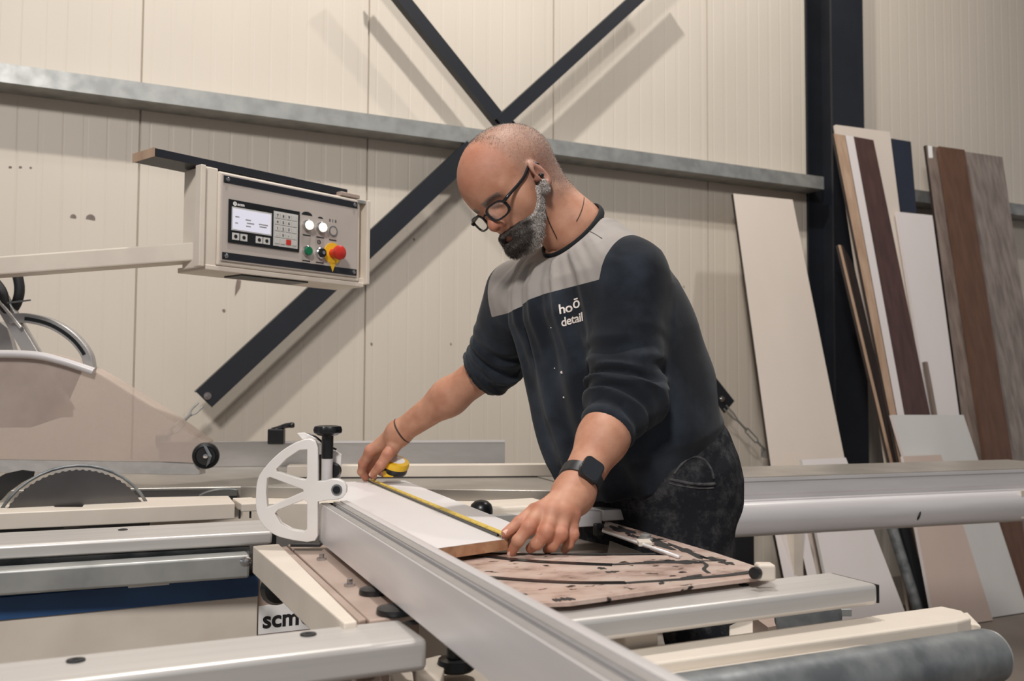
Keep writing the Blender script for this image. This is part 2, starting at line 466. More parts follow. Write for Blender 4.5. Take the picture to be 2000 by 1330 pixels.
# ================================================================== BOARDS against the wall
def slab(name, tl, tr, br, bl, y27, yf, m, label, cat='board', th=0.018, core='chipcore', group='boards leaning against the wall', tip=None):
    """board whose face lies in the plane that meets the floor at yf and reaches y27 at 2.7 m height;
    edges run down to the floor"""
    k = (y27 - yf) / 2.7
    def onp(p):
        r = ray(*p)                       # CAM.y + s r.y = yf + k (CAM.z + s r.z)
        s_ = (yf + k * CAM.z - CAM.y) / (r.y - k * r.z)
        return CAM + r * s_
    A, B, C_, D = [onp(p) for p in (tl, tr, br, bl)]
    C_ = B + (C_ - B) * (B.z / (B.z - C_.z)); D = A + (D - A) * (A.z / (A.z - D.z))
    P = [A, B, C_, D]
    n = Vector((0, 1, -k)).normalized()
    lift = Z0 * (0.001 + th * k)
    P = [p + lift for p in P]
    v = [tuple(p) for p in P] + [tuple(p + n * th) for p in P]
    fs = [(0, 1, 2, 3), (4, 5, 6, 7), (0, 1, 5, 4), (1, 2, 6, 5), (2, 3, 7, 6), (3, 0, 4, 7)]
    root = thing(name, label, cat, ((P[2] + P[3]) / 2), group)
    o = G().add(v, fs).build('board_face', [m, core], root)
    for p in o.data.polygons:
        if abs(Vector(p.normal).dot(n)) < 0.9: p.material_index = 1
    if tip:
        q = [onp(p) + lift - n * 0.0012 for p in tip]
        G().plate(q, n * 0.001).build('pale_tip', 'white', root)
    return root
LB = 'leaning_board'
slab(LB, (1432, 380), (1548, 392), (1650, 900), (1505, 908), 4.08, 3.35, 'b_cream', 'long plain cream board leaning alone left of the steel column', core='b_dark')
slab(LB, (1632, 245), (1738, 259), (1850, 1150), (1770, 1155), 3.935, 3.39, 'b_cream', 'tall cream board topping the stack in front of the column, behind the dark brown one', core='b_cream')
slab(LB, (1741, 272), (1779, 278), (1850, 1158), (1808, 1160), 3.995, 3.44, 'b_navy', 'narrow navy blue board standing behind the pale lilac-white board', core='b_navy')
slab(LB, (1752, 415), (1821, 422), (1873, 808), (1815, 808), 3.905, 3.36, 'b_white', 'lilac-white board of medium height right of the dark brown board', core='b_white')
slab(LB, (1667, 268), (1706, 275), (1816, 808), (1767, 810), 3.875, 3.33, 'b_darkbrown', 'long dark brown board leaning in front of the column', core='b_darkbrown')
slab(LB, (1651, 266), (1667, 268), (1766, 810), (1752, 810), 3.845, 3.30, 'b_white', 'thin off-white strip board beside the dark brown board', core='b_dark')
slab(LB, (1628, 262), (1650, 266), (1751, 812), (1738, 812), 3.815, 3.27, 'b_wood', 'pale raw wood board, leftmost of the tall stack by the column', core='b_dark')
slab(LB, (1637, 480), (1642, 480), (1742, 896), (1736, 896), 3.87, 3.31, 'b_wood', 'thin pale batten leaning low on the left flank of the tall stack', core='b_dark')
slab(LB, (1646, 480), (1668, 520), (1748, 860), (1732, 860), 3.90, 3.355, 'b_dark', 'dark-edged board leaning behind the raw wood board', core='b_dark')
slab(LB, (1808, 285), (1837, 290), (1925, 890), (1888, 890), 3.95, 3.41, 'b_oak', 'greyish oak board with a pale tip, left of the hardboard strip', core='b_dark',
     tip=[(1812, 286), (1820, 287), (1822, 310), (1814, 310)])
slab(LB, (1834, 287), (1884, 294), (1976, 888), (1924, 890), 3.92, 3.375, 'b_brown', 'reddish brown hardboard strip between two grey wood boards', core='b_brown')
slab(LB, (1882, 297), (1958, 308), (2042, 880), (1972, 885), 3.985, 3.445, 'b_grey', 'wide grey wood-grain board, rightmost of the stack', core='b_oak')
slab(LB, (1742, 812), (1882, 812), (1998, 1165), (1850, 1182), 3.77, 3.215, 'b_cool', 'short cool white board standing in front of the lilac-white one', core='b_white')
slab(LB, (1764, 893), (1838, 890), (1931, 1186), (1822, 1200), 3.73, 3.175, 'b_pink', 'short rosy beige board, lowest at the front of the stack', core='b_white')
slab(LB, (1566, 900), (1652, 896), (1764, 1188), (1628, 1202), 3.93, 3.20, 'b_white', 'short white board at the foot of the long cream board', core='b_cool')
slab(LB, (1535, 940), (1553, 940), (1601, 1150), (1582, 1150), 3.95, 3.22, 'b_white', 'narrow white strip, left of the short white board', core='b_dark')
slab(LB, (1492, 940), (1518, 940), (1562, 1150), (1535, 1150), 3.97, 3.24, 'b_white', 'narrow white strip, second left of the short white board', core='b_dark')
slab(LB, (1806, 708), (1812, 708), (1830, 808), (1824, 808), 3.855, 3.33, 'b_oak', 'thin brown stick leaning on the lilac-white board', core='b_oak')
def onplane(px, py, y27, yf):
    k = (y27 - yf) / 2.7; r = ray(px, py); return CAM + r * ((yf + k * CAM.z - CAM.y) / (r.y - k * r.z))
A_ = onplane(1720, 960, 3.86, 3.26); B_ = onplane(1787, 1172, 3.86, 3.26); B_ = A_ + (B_ - A_) * ((A_.z - .012) / (A_.z - B_.z))
root = thing('steel_tube', 'dark steel tube leaning between the short white board and the rosy beige board', 'tube', B_ - Z0 * .012)
G().cyl(A_, B_, 0.026, n=20).build('tube_body', 'galv_dark', root, smooth='auto')
A_ = onplane(1745, 960, 3.82, 3.24); B_ = onplane(1806, 1172, 3.82, 3.24); B_ = A_ + (B_ - A_) * (A_.z / (A_.z - B_.z))
root = thing('black_lath', 'black lath leaning right beside the dark steel tube', 'lath', B_)
G().prism(B_ + Z0 * .01, A_, [(-.03, -.01), (.03, -.01), (.03, .01), (-.03, .01)], side=Vector((1, 0, 0)), up=Vector((0, -1, 0))).build('lath_body', 'blackmatt', root)

bx0 = Y(1330, 1100, 3.55).x; bx1 = Y(1474, 1100, 3.55).x
bb = thing('dark_filler', 'plain black crate added for the dark area under the carriage behind the man', 'filler', ((bx0 + bx1) / 2, 3.7, 0))  # plain box added to fill the dark area behind the legs
G().box(((bx0 + bx1) / 2, 3.70, .27), (bx1 - bx0, .30, .54)).build('filler_body', 'blackmatt', bb, bevel=.006)
G().box(((bx0 + bx1) / 2, 3.70, .555), (bx1 - bx0 + .02, .32, .03)).build('filler_rim', 'blackmatt', bb, bevel=.004)

# ================================================================== SAW : body
def bar(name, pa, pb, z, width, height, m, parent, bevel=0.004, fore=0.0, round_r=0.004, seg=3):
    """bar whose front top edge runs between two photo points on plane z"""
    a = Z(pa[0], pa[1], z); b_ = Z(pb[0], pb[1], z); t = (b_ - a).normalized()
    if t.x < 0: a, b_ = b_, a
    if min(pa[0], pb[0]) < 0: a = a - t * 0.45
    sec = [(0, -height), (width, -height), (width, 0), (0, 0)]
    return G().prism(a, b_, sec).build(name, m, parent, bevel=round_r, seg=seg, smooth='auto'), a, b_
def screw(c, r, m, parent, name='screw', h=0.0015):
    c = V3(c)
    return G().lathe(c, (0, 0, 1), [(r, 0.0002), (r, h), (r * .8, h * 1.3), (r * .35, h * 1.3), (r * .3, h * .6)], 20).build(name, m, parent, smooth='auto')

saw = thing('panel_saw', 'cream panel saw body with a blue stripe and a dark round blade, left side', 'saw', (0.0, 2.0, 0.0))
# cast iron main table behind the blade
tz = 0.90
T = [Z(-260, 962, tz), Z(470, 950, tz), Z(1095, 958, tz), Z(1092, 908, tz), Z(640, 906, tz), Z(-260, 900, tz)]
G().plate(T, (0, 0, -0.03)).build('main_table', 'castiron', saw, bevel=0.002)
a = Z(-260, 966, tz - .03); b_ = Z(470, 955, tz - .03)
G().plate([Z(-260, 962, tz) + Vector((0, .03, -.03)), Z(1080, 960, tz) + Vector((-.03, .03, -.03)), Z(1070, 915, tz) + Vector((-.02, -.03, -.03)), Z(-260, 908, tz) + Vector((0, -.03, -.03))], (0, 0, -0.84)).build('rear_cabinet', 'cream', saw, bevel=0.003)
# front guide slab with a notch for the blade
a = Z(0, 1002, tz); b_ = Z(459, 983, tz); t = (b_ - a).normalized(); ac = Z0.cross(t)
a2 = a - t * 0.5
wS = 0.155
def on(px, py): return Z(px, py, tz)
g = G()
P = [a2, b_, b_ + ac * wS, on(172, 973) , on(160, 990), on(108, 990), on(100, 982), a2 + ac * wS]
g.plate(P, (0, 0, -0.035)); g.build('guide_slab', 'cream', saw, bevel=0.002)
# blades (seen face on, in the slot)
def disc(c, r, teeth, th, m, name, parent, hub=True, nrm=Vector((0.0, -1, 0)).normalized()):
    X = Vector((1, 0, 0)); X = (X - nrm * X.dot(nrm)).normalized(); Yd = Z0
    out = []
    for k in range(teeth):
        for f_, rr in ((0.0, 1.0), (0.3, 1.0), (0.5, 0.988), (0.85, 0.988)):
            an = 2 * math.pi * (k + f_) / teeth; out.append(c + (X * math.cos(an) + Yd * math.sin(an)) * r * rr)
    return G().plate(out, -nrm * th).build(name, m, parent, smooth='auto')
bc = W(147, 1056, 2.06)
disc(bc, 0.158, 72, 0.0032, 'blade', 'saw_blade', saw)
G().lathe(bc, (0, -1, 0), [(0.04, 0), (0.04, 0.006), (0.03, 0.012), (0.0, 0.012)], 24).build('blade_flange', 'steel', saw, smooth='auto')
# lit rim scale: pale arc guard just behind the blade
g = G(); pts = []
for k in range(15):
    an = math.radians(28 + 124 * k / 14); pts.append(bc + Vector((math.cos(an) * 0.166, 0.012, math.sin(an) * 0.166)))
g.tube(pts, 0.0035, 8).build('blade_rim_guard', 'galv_dark', saw, smooth=True)
# riving knife: black crescent to the left
pts = [W(-40, 975, 2.08), W(-20, 942, 2.08), W(10, 925, 2.08), W(42, 918, 2.08), W(66, 921, 2.08), W(64, 931, 2.08), W(40, 944, 2.08), W(15, 962, 2.08), W(0, 978, 2.08)]
G().plate(pts, CF * 0.006).build('riving_knife', 'black', saw, bevel=0.001)
# dark slot between slab and table, with the scoring disc
G().plate([Z(240, 975, .894), Z(463, 968, .894), Z(463, 951, .894), Z(240, 954, .894)], (0, 0, -0.02)).build('slot_floor', 'blackmatt', saw)
G().tube([W(380 + 60 + 62 * math.cos(math.radians(a_)), 985 + 30 * math.sin(math.radians(a_)), 2.21) for a_ in range(215, 300, 8)], .002, 6).build('scoring_cover_edge', 'galv_dark', saw, smooth=True)
# small bracket at the end of the slab
g = G(); q = Z(470, 1000, 0.905)
g.box(Z(482, 985, 0.895), (0.045, 0.12, 0.018)); g.build('end_bracket', 'cream', saw, bevel=0.002)
for px, py in ((468, 1004), (489, 1003)):
    G().box(Z(px, py, 0.880), (0.004, 0.004, 0.02)).build('bracket_slot', 'darkgap', saw)

# second rail: aluminium beam
R2, ra, rb = bar('front_rail', (-160, 1074), (533, 1037), 0.885, 0.165, 0.026, 'alu', saw, round_r=0.006)
G().prism(rb + Vector((0.001, 0.004, -0.003)), rb + Vector((0.008, 0.004, -0.003)), [(0, -0.05), (0.06, -0.05), (0.06, 0), (0, 0)]).build('rail_end_cap', 'black', saw, bevel=0.001)
screw(Z(240, 1035, 0.885), 0.009, 'blackmatt', saw)
# galvanised channel below
R3, _, _ = bar('lower_channel', (-160, 1125), (488, 1084), 0.850, 0.05, 0.043, 'galv', saw, round_r=0.005)
bar('channel_back_strip', (-160, 1102), (488, 1067), 0.855, 0.01, 0.02, 'galv_dark', saw, round_r=0.001)
for px, py in ((116, 1091), (481, 1097)):
    G().lathe(Z(px, py, 0.848), (0.1, -1, 0.2), [(0.009, -0.01), (0.009, 0.005), (0.006, 0.009), (0.0, 0.011)], 12).build('bolt', 'steel', saw, smooth='auto')
# cabinet with blue stripe
ca = W(-160, 1178, 1.56); cb = W(505, 1126, 1.81); cb.z = ca.z = 0.5 * (ca.z + cb.z)
t = (cb - ca).normalized(); ac = Z0.cross(t); ca = ca - t * 0.45
G().prism(ca, cb, [(0, -0.040), (0.02, -0.040), (0.02, 0), (0, 0)]).build('blue_stripe', 'blue', saw, bevel=0.001)
G().prism(ca - Z0 * .0395, cb - Z0 * .0395, [(0.003, -0.745), (0.55, -0.745), (0.55, 0.0), (0.003, 0.0)]).build('cabinet', 'cream', saw, bevel=0.002)
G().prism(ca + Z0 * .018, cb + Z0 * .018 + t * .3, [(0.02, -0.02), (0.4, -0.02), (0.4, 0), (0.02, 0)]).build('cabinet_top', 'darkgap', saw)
G().box(W(290, 1140, 1.70), (0.07, 0.02, 0.006)).build('paper_tab', 'white', saw)
c2 = cb + t * 0.001 + ac * 0.012
G().prism(c2, c2 + t * 0.34, [(0, -0.785), (0.35, -0.785), (0.35, 0.0), (0, 0.0)]).build('side_cabinet', 'pinkplate', saw, bevel=0.002)
lp = c2 + t * 0.002 - Z0 * 0.062
G().prism(lp, lp + t * 0.16, [(-0.002, -0.055), (0.0, -0.055), (0.0, 0.0), (-0.002, 0.0)]).build('name_plate', 'white', saw)
text_obj('name_lettering', 'scm', 0.046, lp + t * 0.008 - Z0 * 0.043 - ac * 0.0026, t, Z0, 'text', saw, bold=0.0012)
g = G(); g.lathe(lp + t * 0.100 - Z0 * 0.030 - ac * 0.002, -ac, [(0.017, 0), (0.017, 0.001), (0, 0.001)], 28).build('name_emblem', 'text', saw)
G().lathe(lp + t * 0.106 - Z0 * 0.030 - ac * 0.0032, -ac, [(0.007, 0), (0.007, 0.0008), (0, 0.0008)], 20).build('emblem_cutout', 'white', saw)
G().lathe(W(538, 1146, 1.66), -ac, [(0.016, -0.02), (0.016, 0.0), (0.028, 0.004), (0.03, 0.014), (0.024, 0.026), (0.0, 0.03)], 20).build('round_knob', 'black', saw, smooth='auto')

# ================================================================== crosscut table
ct = thing('crosscut_table', 'grimy pinkish crosscut table frame with slotted arcs, under the white workpiece', 'table', (0.6, 1.35, 0.0))
def quadbar(name, p, z, h, m, bev=0.002):
    return G().plate([Z(a_, b__, z) for a_, b__ in p], (0, 0, -h)).build(name, m, ct, bevel=bev)
quadbar('left_beam', [(494, 1066), (545, 1062), (698, 1213), (672, 1217)], 0.902, 0.045, 'cream')
quadbar('thin_edge_beam', [(549, 1068), (560, 1066), (716, 1208), (700, 1212)], 0.896, 0.03, 'pinkplate')
quadbar('slide_plate', [(562, 1063), (640, 1056), (800, 1180), (806, 1200), (722, 1212)], 0.896, 0.008, 'pinkplate')
quadbar('slide_plate_base', [(572, 1066), (640, 1060), (790, 1180), (725, 1208)], 0.886, 0.03, 'darkgap')
for px, py in ((628, 1094), (683, 1145)):
    c = Z(px, py, 0.896)
    G().lathe(c, (0, 0, 1), [(0.008, 0), (0.008, 0.004), (0.004, 0.004), (0.004, 0.010), (0, 0.010)], 6).build('bolt', 'steel', ct)
G().lathe(Z(663, 1180, 0.86), (0, 0, 1), [(0.006, -0.02), (0.006, 0.01), (0.009, 0.01), (0.009, 0.014), (0, 0.014)], 12).build('bolt', 'steel', ct, smooth='auto')
for px, py, r in ((722, 1152, 0.019), (765, 1190, 0.023)):
    G().lathe(Z(px + 8, py + 8, 0.896), (0, 0, 1), [(r, 0), (r * 1.04, 0.002), (r, 0.007), (r * .7, 0.009), (0, 0.009)], 28).build('round_knob', 'black', ct, smooth='auto')
# right half: grimy plate with window
pz = 0.908
outer = [(842, 1082), (1010, 1078), (1128, 1086), (1278, 1084), (1318, 1085), (1176, 1032), (1183, 1017), (1250, 1036), (1400, 1080), (1508, 1116), (1478, 1127), (1333, 1145), (1114, 1175), (1040, 1178), (930, 1112)]
G().plate([Z(a_, b__, pz) for a_, b__ in outer], (0, 0, -0.006)).build('scale_plate', 'grime', ct, bevel=0.001)
G().plate([Z(a_, b__, 0.845) for a_, b__ in [(1000, 1060), (1120, 1034), (1172, 1036), (1330, 1092), (1290, 1130), (1010, 1130)]], (0, 0, -0.01)).build('inner_tray', 'b_grey', ct)
G().plate([Z(1184, 1092, 0.860), Z(1300, 1096, 0.860), Z(1191, 1056, 0.860)], (0, 0, -0.012)).build('tray_lit_patch', 'cream', ct)  # lit part of the tray, painted as a pale cream wedge
G().plate([Z(1120, 1034, .845), Z(1172, 1036, .845), Z(1330, 1092, .845), Z(1330, 1092, .845) + Z0 * .05, Z(1172, 1036, .845) + Z0 * .05, Z(1120, 1034, .845) + Z0 * .05][1:5], F0 * .006).build('tray_wall', 'b_oak', ct)
def curve_strip(name, pts, z, w, m, h=0.0015):
    path = smooth_path([Z(a_, b__, z) for a_, b__ in pts], 6)
    g = G(); rings = []
    for i, p in enumerate(path):
        t = (path[min(i + 1, len(path) - 1)] - path[max(0, i - 1)]).normalized(); s = Z0.cross(t)
        ww = w if not hasattr(w, '__len__') else w[0] + (w[1] - w[0]) * i / (len(path) - 1)
        rings.append([p - s * ww / 2, p + s * ww / 2, p + s * ww / 2 + Z0 * h, p - s * ww / 2 + Z0 * h])
    return g.loft(rings).build(name, m, ct)
curve_strip('scale_arc', [(850, 1076), (930, 1085), (1030, 1096), (1120, 1101), (1196, 1104)], pz, 0.015, 'black')
curve_strip('scale_arc', [(935, 1127), (1040, 1135), (1130, 1139), (1222, 1139)], pz, 0.013, 'black')
curve_strip('arc_groove', [(1222, 1139), (1330, 1132), (1420, 1124), (1470, 1117)], pz, (0.009, 0.014), 'darkgap', 0.0008)
curve_strip('arc_groove', [(1196, 1103), (1280, 1099), (1340, 1096), (1408, 1096)], pz, (0.010, 0.003), 'darkgap', 0.0008)
curve_strip('upper_groove', [(870, 1078), (1000, 1082), (1120, 1083), (1280, 1082)], pz, 0.008, 'darkgap', 0.001)
curve_strip('grime_line', [(1368, 1096), (1380, 1104), (1375, 1112), (1385, 1120)], pz, 0.006, 'darkgap', 0.0006)
# far side strip: thin rod, small clamp and greasy smears
G().cyl(Z(1178, 1037, pz + .003), Z(1326, 1088, pz + .003), 0.0028, n=10).build('guide_rod', 'alu_white', ct, smooth=True)
G().lathe(Z(1261, 1056, pz), (0, 0, 1), [(0.013, 0), (0.013, 0.004), (0.009, 0.006), (0.009, 0.010), (0.007, 0.012), (0, 0.012)], 20).build('clamp_foot', 'galv', ct, smooth='auto')
G().box(Z(1258, 1060, pz + .004), (0.03, 0.022, 0.008), (F0, R0, Z0)).build('clamp_foot', 'cream', ct, bevel=0.001)
G().box(Z(1169, 1034, pz - .004), (0.016, 0.016, 0.022)).build('rod_block', 'black', ct, bevel=0.002)
G().box(Z(1494, 1116, pz + .010), (0.024, 0.024, 0.022), (F0, R0, Z0)).build('corner_block', 'cream', ct, bevel=0.003)
G().lathe(Z(1480, 1118, pz + .010), (-R0 - F0 * 0.9), [(0.0075, 0), (0.0085, 0.003), (0.008, 0.010), (0, 0.011)], 20).build('corner_knob', 'black', ct, smooth='auto')
_r = np.random.RandomState(3)
def smear(px, py, lx, ly, ang):
    c_ = math.cos(ang); s__ = math.sin(ang); pts = []
    n_ = 22; ph = _r.uniform(0, 6.28, 4)
    for k in range(n_):
        a_ = 2 * math.pi * k / n_; rr_ = 1 + .30 * math.sin(2 * a_ + ph[0]) + .22 * math.sin(5 * a_ + ph[1]) + .15 * math.sin(7 * a_ + ph[2])
        x_, y_ = lx * rr_ * math.cos(a_), ly * rr_ * math.sin(a_); pts.append(Z(px + x_ * c_ - y_ * s__, py + x_ * s__ + y_ * c_, pz + .0002))
    G().plate(pts, Z0 * .0005).build('grease_smear', 'darkgap', ct)
for q in ((1215, 1035, 26, 4.5, .33), (1290, 1062, 30, 5, .33), (1345, 1078, 34, 4.5, .33), (1330, 1098, 46, 2.6, .03), (1395, 1092, 22, 3, .1), (1240, 1048, 14, 3, .3), (1275, 1098, 40, 2.2, -.04),
          (1352, 1126, 16, 2.5, -.1), (1175, 1110, 9, 1.6, 0), (1292, 1139, 6, 2, 0), (1108, 1170, 12, 3, .1), (1088, 1172, 8, 3, .2), (1195, 1117, 10, 1.8, -.05), (1420, 1100, 14, 2.4, .2)): smear(*q)
# far cross rail: cream profile with rounded end, black dome
a = Z(838, 978, 0.895); b_ = Z(1064, 966, 0.895)
bar('far_cross_rail', (790, 1000), (1092, 984), 0.885, 0.14, 0.035, 'cream', ct, round_r=0.01)
bar('far_lower_rail', (850, 1010), (1140, 1000), 0.870, 0.09, 0.03, 'alu', ct, round_r=0.003)
G().lathe(Z(940, 994, 0.895), (0, 0, 1), [(0.026, -0.01), (0.026, 0.0), (0.023, 0.010), (0.014, 0.018), (0, 0.021)], 24).build('dome_knob', 'black', ct, smooth='auto')
# aluminium end piece by the wrist
bar('end_piece', (1070, 1003), (1176, 997), 0.930, 0.05, 0.030, 'alu_white', ct, round_r=0.002)
bar('end_piece_sleeve', (1178, 996), (1226, 993), 0.932, 0.05, 0.022, 'alu', ct, round_r=0.002)
# pedestal leg down to the floor
G().box((0.70, 1.36, 0.40), (0.12, 0.10, 0.80)).build('support_leg', 'cream', ct, bevel=0.004)
G().box((0.70, 1.36, 0.02), (0.30, 0.30, 0.04)).build('foot_plate', 'cream', ct, bevel=0.004)
G().plate([Z(1195, 1232, 0.72), Z(1292, 1225, 0.72), Z(1300, 1262, 0.72), Z(1195, 1272, 0.72)], (0, 0, -0.09)).build('lower_arm', 'cream', ct, bevel=0.003)
G().plate([Z(1424, 1208, 0.72), Z(1470, 1200, 0.72), Z(1600, 1240, 0.72), Z(1424, 1250, 0.72)], (0, 0, -0.09)).build('lower_arm', 'cream', ct, bevel=0.003)
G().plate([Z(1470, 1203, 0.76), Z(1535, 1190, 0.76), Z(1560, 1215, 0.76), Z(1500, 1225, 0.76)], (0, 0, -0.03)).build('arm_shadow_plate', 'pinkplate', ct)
G().lathe(W(1580, 1205, 1.52), -F0, [(0.055, -0.01), (0.055, 0), (0.045, 0.006), (0, 0.006)], 32).build('pivot_disc', 'galv_dark', ct, smooth='auto')
G().box(W(1625, 1194, 1.55), (0.06, 0.02, 0.012), (R0, F0, Z0)).build('lock_plate', 'galv', ct, bevel=0.001)

# ---------------------------------------------------------------- near aluminium rails
rl = thing('support_rail', 'pale aluminium support rail crossing the lower left corner, ending under the long fence', 'rail', Z(300, 1310, 0.0), 'aluminium support rails of the saw')
RLo, a, b_ = bar('rail_beam', (-160, 1365), (836, 1246), 0.895, 0.093, 0.036, 'alu', rl, round_r=0.007)
for px, py in ((148, 1291), (602, 1240), (806, 1217)):
    screw(Z(px, py, 0.895), 0.009, 'blackmatt', rl, 'plug')
rr = thing('support_rail', 'silver aluminium support rail with a rounded end, right of the long fence', 'rail', Z(1400, 1180, 0.0), 'aluminium support rails of the saw')
_, a, b_ = bar('rail_beam', (1010, 1225), (1716, 1140), 0.895, 0.093, 0.030, 'alu', rr, round_r=0.007)
t = (b_ - a).normalized()
G().prism(b_ + t * 0.0005, b_ + t * 0.004, [(0.002, -0.028), (0.091, -0.028), (0.091, -0.002), (0.002, -0.002)]).build('rail_end_cap', 'black', rr, bevel=0.001)
for px, py in ((1182, 1175), (1453, 1143)):
    screw(Z(px, py, 0.895), 0.007, 'blackmatt', rr, 'plug')
# supports of the rails
G().box((a + (b_ - a) * 0.3 + Vector((0.02, 0.06, -0.43))), (0.05, 0.06, 0.79)).build('rail_post', 'cream', rr, bevel=0.003)
G().box(Z(300, 1300, 0.41), (0.05, 0.06, 0.82)).build('rail_post', 'cream', rl, bevel=0.003)

# ---------------------------------------------------------------- near cream beam and roller
nb = thing('roller_beam', 'cream table beam with a lip, behind the big grey roller, lower right', 'beam', Z(1500, 1260, 0.0))
a = Z(1200, 1307, 0.845); b_ = Z(1893, 1210, 0.845)
sec = [(0, -0.03), (0.0, -0.002), (0.002, 0.0), (0.072, 0.0), (0.074, -0.002), (0.074, -0.03)]
pts = [Z(1120, 1318, .845), Z(1870, 1213, .845), Z(1897, 1206, .845), Z(1880, 1192, .845), Z(1838, 1183, .845), Z(1060, 1290, .845)]
G().plate(pts, (0, 0, -0.028)).build('beam_top', 'cream', nb, bevel=0.004, seg=3)
pts = [Z(1270, 1338, .832), Z(1900, 1218, .832), Z(1916, 1222, .832), Z(1890, 1195, .832), Z(1240, 1310, .832)]
G().plate(pts, (0, 0, -0.02)).build('beam_lip', 'cream', nb, bevel=0.002)
c = Z(1560, 1250, 0.0)
G().box(c + Vector((0, 0.02, 0.4)), (0.06, 0.05, 0.80)).build('beam_leg', 'cream', nb, bevel=0.003)
ro = thing('roller', 'big grey galvanised roller lying across the lower right corner', 'roller', W(1600, 1330, 1.25))
ra_ = W(1230, 1398, 0.965); rb_ = W(1932, 1281, 1.215)
G().cyl(ra_, rb_, 0.035, n=48).build('roller_tube', 'galv_dark', ro, smooth='auto', bevel=0.003)
t = (rb_ - ra_).normalized()
G().lathe(rb_, t, [(0.033, 0.0005), (0.0335, 0.003), (0.030, 0.0045), (0.012, 0.005), (0.012, 0.012), (0, 0.012)], 40).build('roller_end_cap', 'galv', ro, smooth='auto')
G().tube([rb_ + t * .012, rb_ + t * .012 - Z0 * .06 - R0 * .03, rb_ - Z0 * .14 - R0 * .1], 0.002, 8).build('stay_wire', 'steel', ro, smooth=True)

# small blocks at the bottom middle
bk = thing('clamp_block', 'small cream casting with black knobs under the long fence, bottom edge', 'casting', Z(830, 1320, 0.0))
G().plate([Z(812, 1290, .82), Z(862, 1278, .82), Z(868, 1304, .82), Z(850, 1360, .82), Z(812, 1360, .82)], (0, 0, -0.06)).build('casting_body', 'cream', bk, bevel=0.002)
G().plate([Z(870, 1306, .80), Z(935, 1300, .80), Z(1010, 1370, .80), Z(850, 1370, .80)], (0, 0, -0.04)).build('casting_plate', 'cream', bk, bevel=0.002)
G().plate([Z(760, 1308, .79), Z(806, 1310, .79), Z(812, 1360, .79), Z(772, 1360, .79)], (0, 0, -0.04)).build('casting_foot', 'cream', bk, bevel=0.003)
G().plate([Z(687, 1308, .80), Z(738, 1302, .80), Z(770, 1400, .80), Z(720, 1400, .80)], (0, 0, -0.04)).build('side_arm', 'pinkplate', bk, bevel=0.002)
G().lathe(Z(890, 1308, .812), (0, 0, 1), [(0.022, 0), (0.025, 0.003), (0.022, 0.014), (0.012, 0.016), (0.012, 0.03), (0, 0.03)], 28).build('round_knob', 'black', bk, smooth='auto')
G().lathe(Z(795, 1302, .81), (0, 0, 1), [(0.014, 0), (0.014, 0.008), (0.009, 0.01), (0, 0.01)], 12).build('steel_nut', 'galv', bk, smooth='auto')
G().box(Z(850, 1340, .37), (0.06, 0.06, 0.74)).build('casting_leg', 'cream', bk, bevel=0.003)

# ---------------------------------------------------------------- long crosscut fence
fa = Z(625, 983, 0.971); fb = Z(1180, 1328, 0.971); t = (fb - fa).normalized(); fe = fa + t * 1.3
side = Z0.cross(t)
if side.dot(R0) < 0: side = -side
fc = thing('crosscut_fence', 'long pale aluminium fence running from the white quadrant toward the camera', 'fence', fa + t * .4 - Z0 * .066)
fw = 0.056
# section (across to the right/far, up)
sec = [(0, -0.0635), (0.0, -0.0005), (0.0005, 0), (0.013, 0), (0.013, -0.007), (0.0215, -0.007), (0.0215, 0.0), (0.034, 0.0), (0.034, 0.003), (0.046, 0.003), (0.05, 0.001), (0.052, -0.004), (0.052, -0.0635)]
G().prism(fa, fe, sec, side=side).build('fence_profile', 'alu_white', fc, smooth='auto')
G().prism(fa + side * .0008, fe + side * .0008, [(0.001, 0.0002), (0.012, 0.0002), (0.012, 0.0008), (0.001, 0.0008)], side=side).build('fence_scale_strip', 'alu_side', fc)
G().prism(fa, fe, [(0.0135, -0.0068), (0.021, -0.0068), (0.021, -0.004), (0.0135, -0.004)], side=side).build('t_slot', 'black', fc)
G().prism(fa + t * .001, fe, [(0.0225, 0.0002), (0.0335, 0.0002), (0.0335, 0.0018), (0.0225, 0.0018)], side=side).build('grey_insert', 'alu_side', fc)
G().prism(fa - t * 0.003, fa, [(0, -0.0635), (0.052, -0.0635), (0.052, 0), (0.0, 0)], side=side).build('fence_end_cap', 'black', fc, bevel=0.001)
# ================================================================== workpiece board and tape
bz = 0.935 - 0.002
wp = thing('workpiece_board', 'white melamine board with a raw brown edge, being measured on the saw table', 'board', Z(850, 1000, 0.915))
top = [Z(672, 941, bz), Z(790, 938, bz), Z(1006, 1024, bz), Z(992, 1052, bz), Z(852, 1071, bz), Z(760, 1068, bz), Z(655, 1000, bz)]
G().plate(top, (0, 0, -0.0005)).build('melamine_face', 'melamine', wp)
G().plate([p - Z0 * .0006 for p in top], (0, 0, -0.0168)).build('chipboard_core', 'chipcore', wp)
tp = thing('tape_measure', 'yellow and black tape measure under the far hand, blade stretched over the board', 'tape measure', Z(770, 930, bz))
MT['tapeyellow'] = mat('tape_blade_yellow', (206, 178, 84), 0.45)
G().prism(Z(722, 938, bz) + Z0 * .001, Z(983, 1048, bz) + Z0 * .001, [(-.0105, 0), (-.0072, 0), (-.0072, .004), (-.0105, .004)], side=Z0.cross((Z(992, 1050, bz) - Z(722, 938, bz)).normalized())).build('tape_edge', 'black', tp)
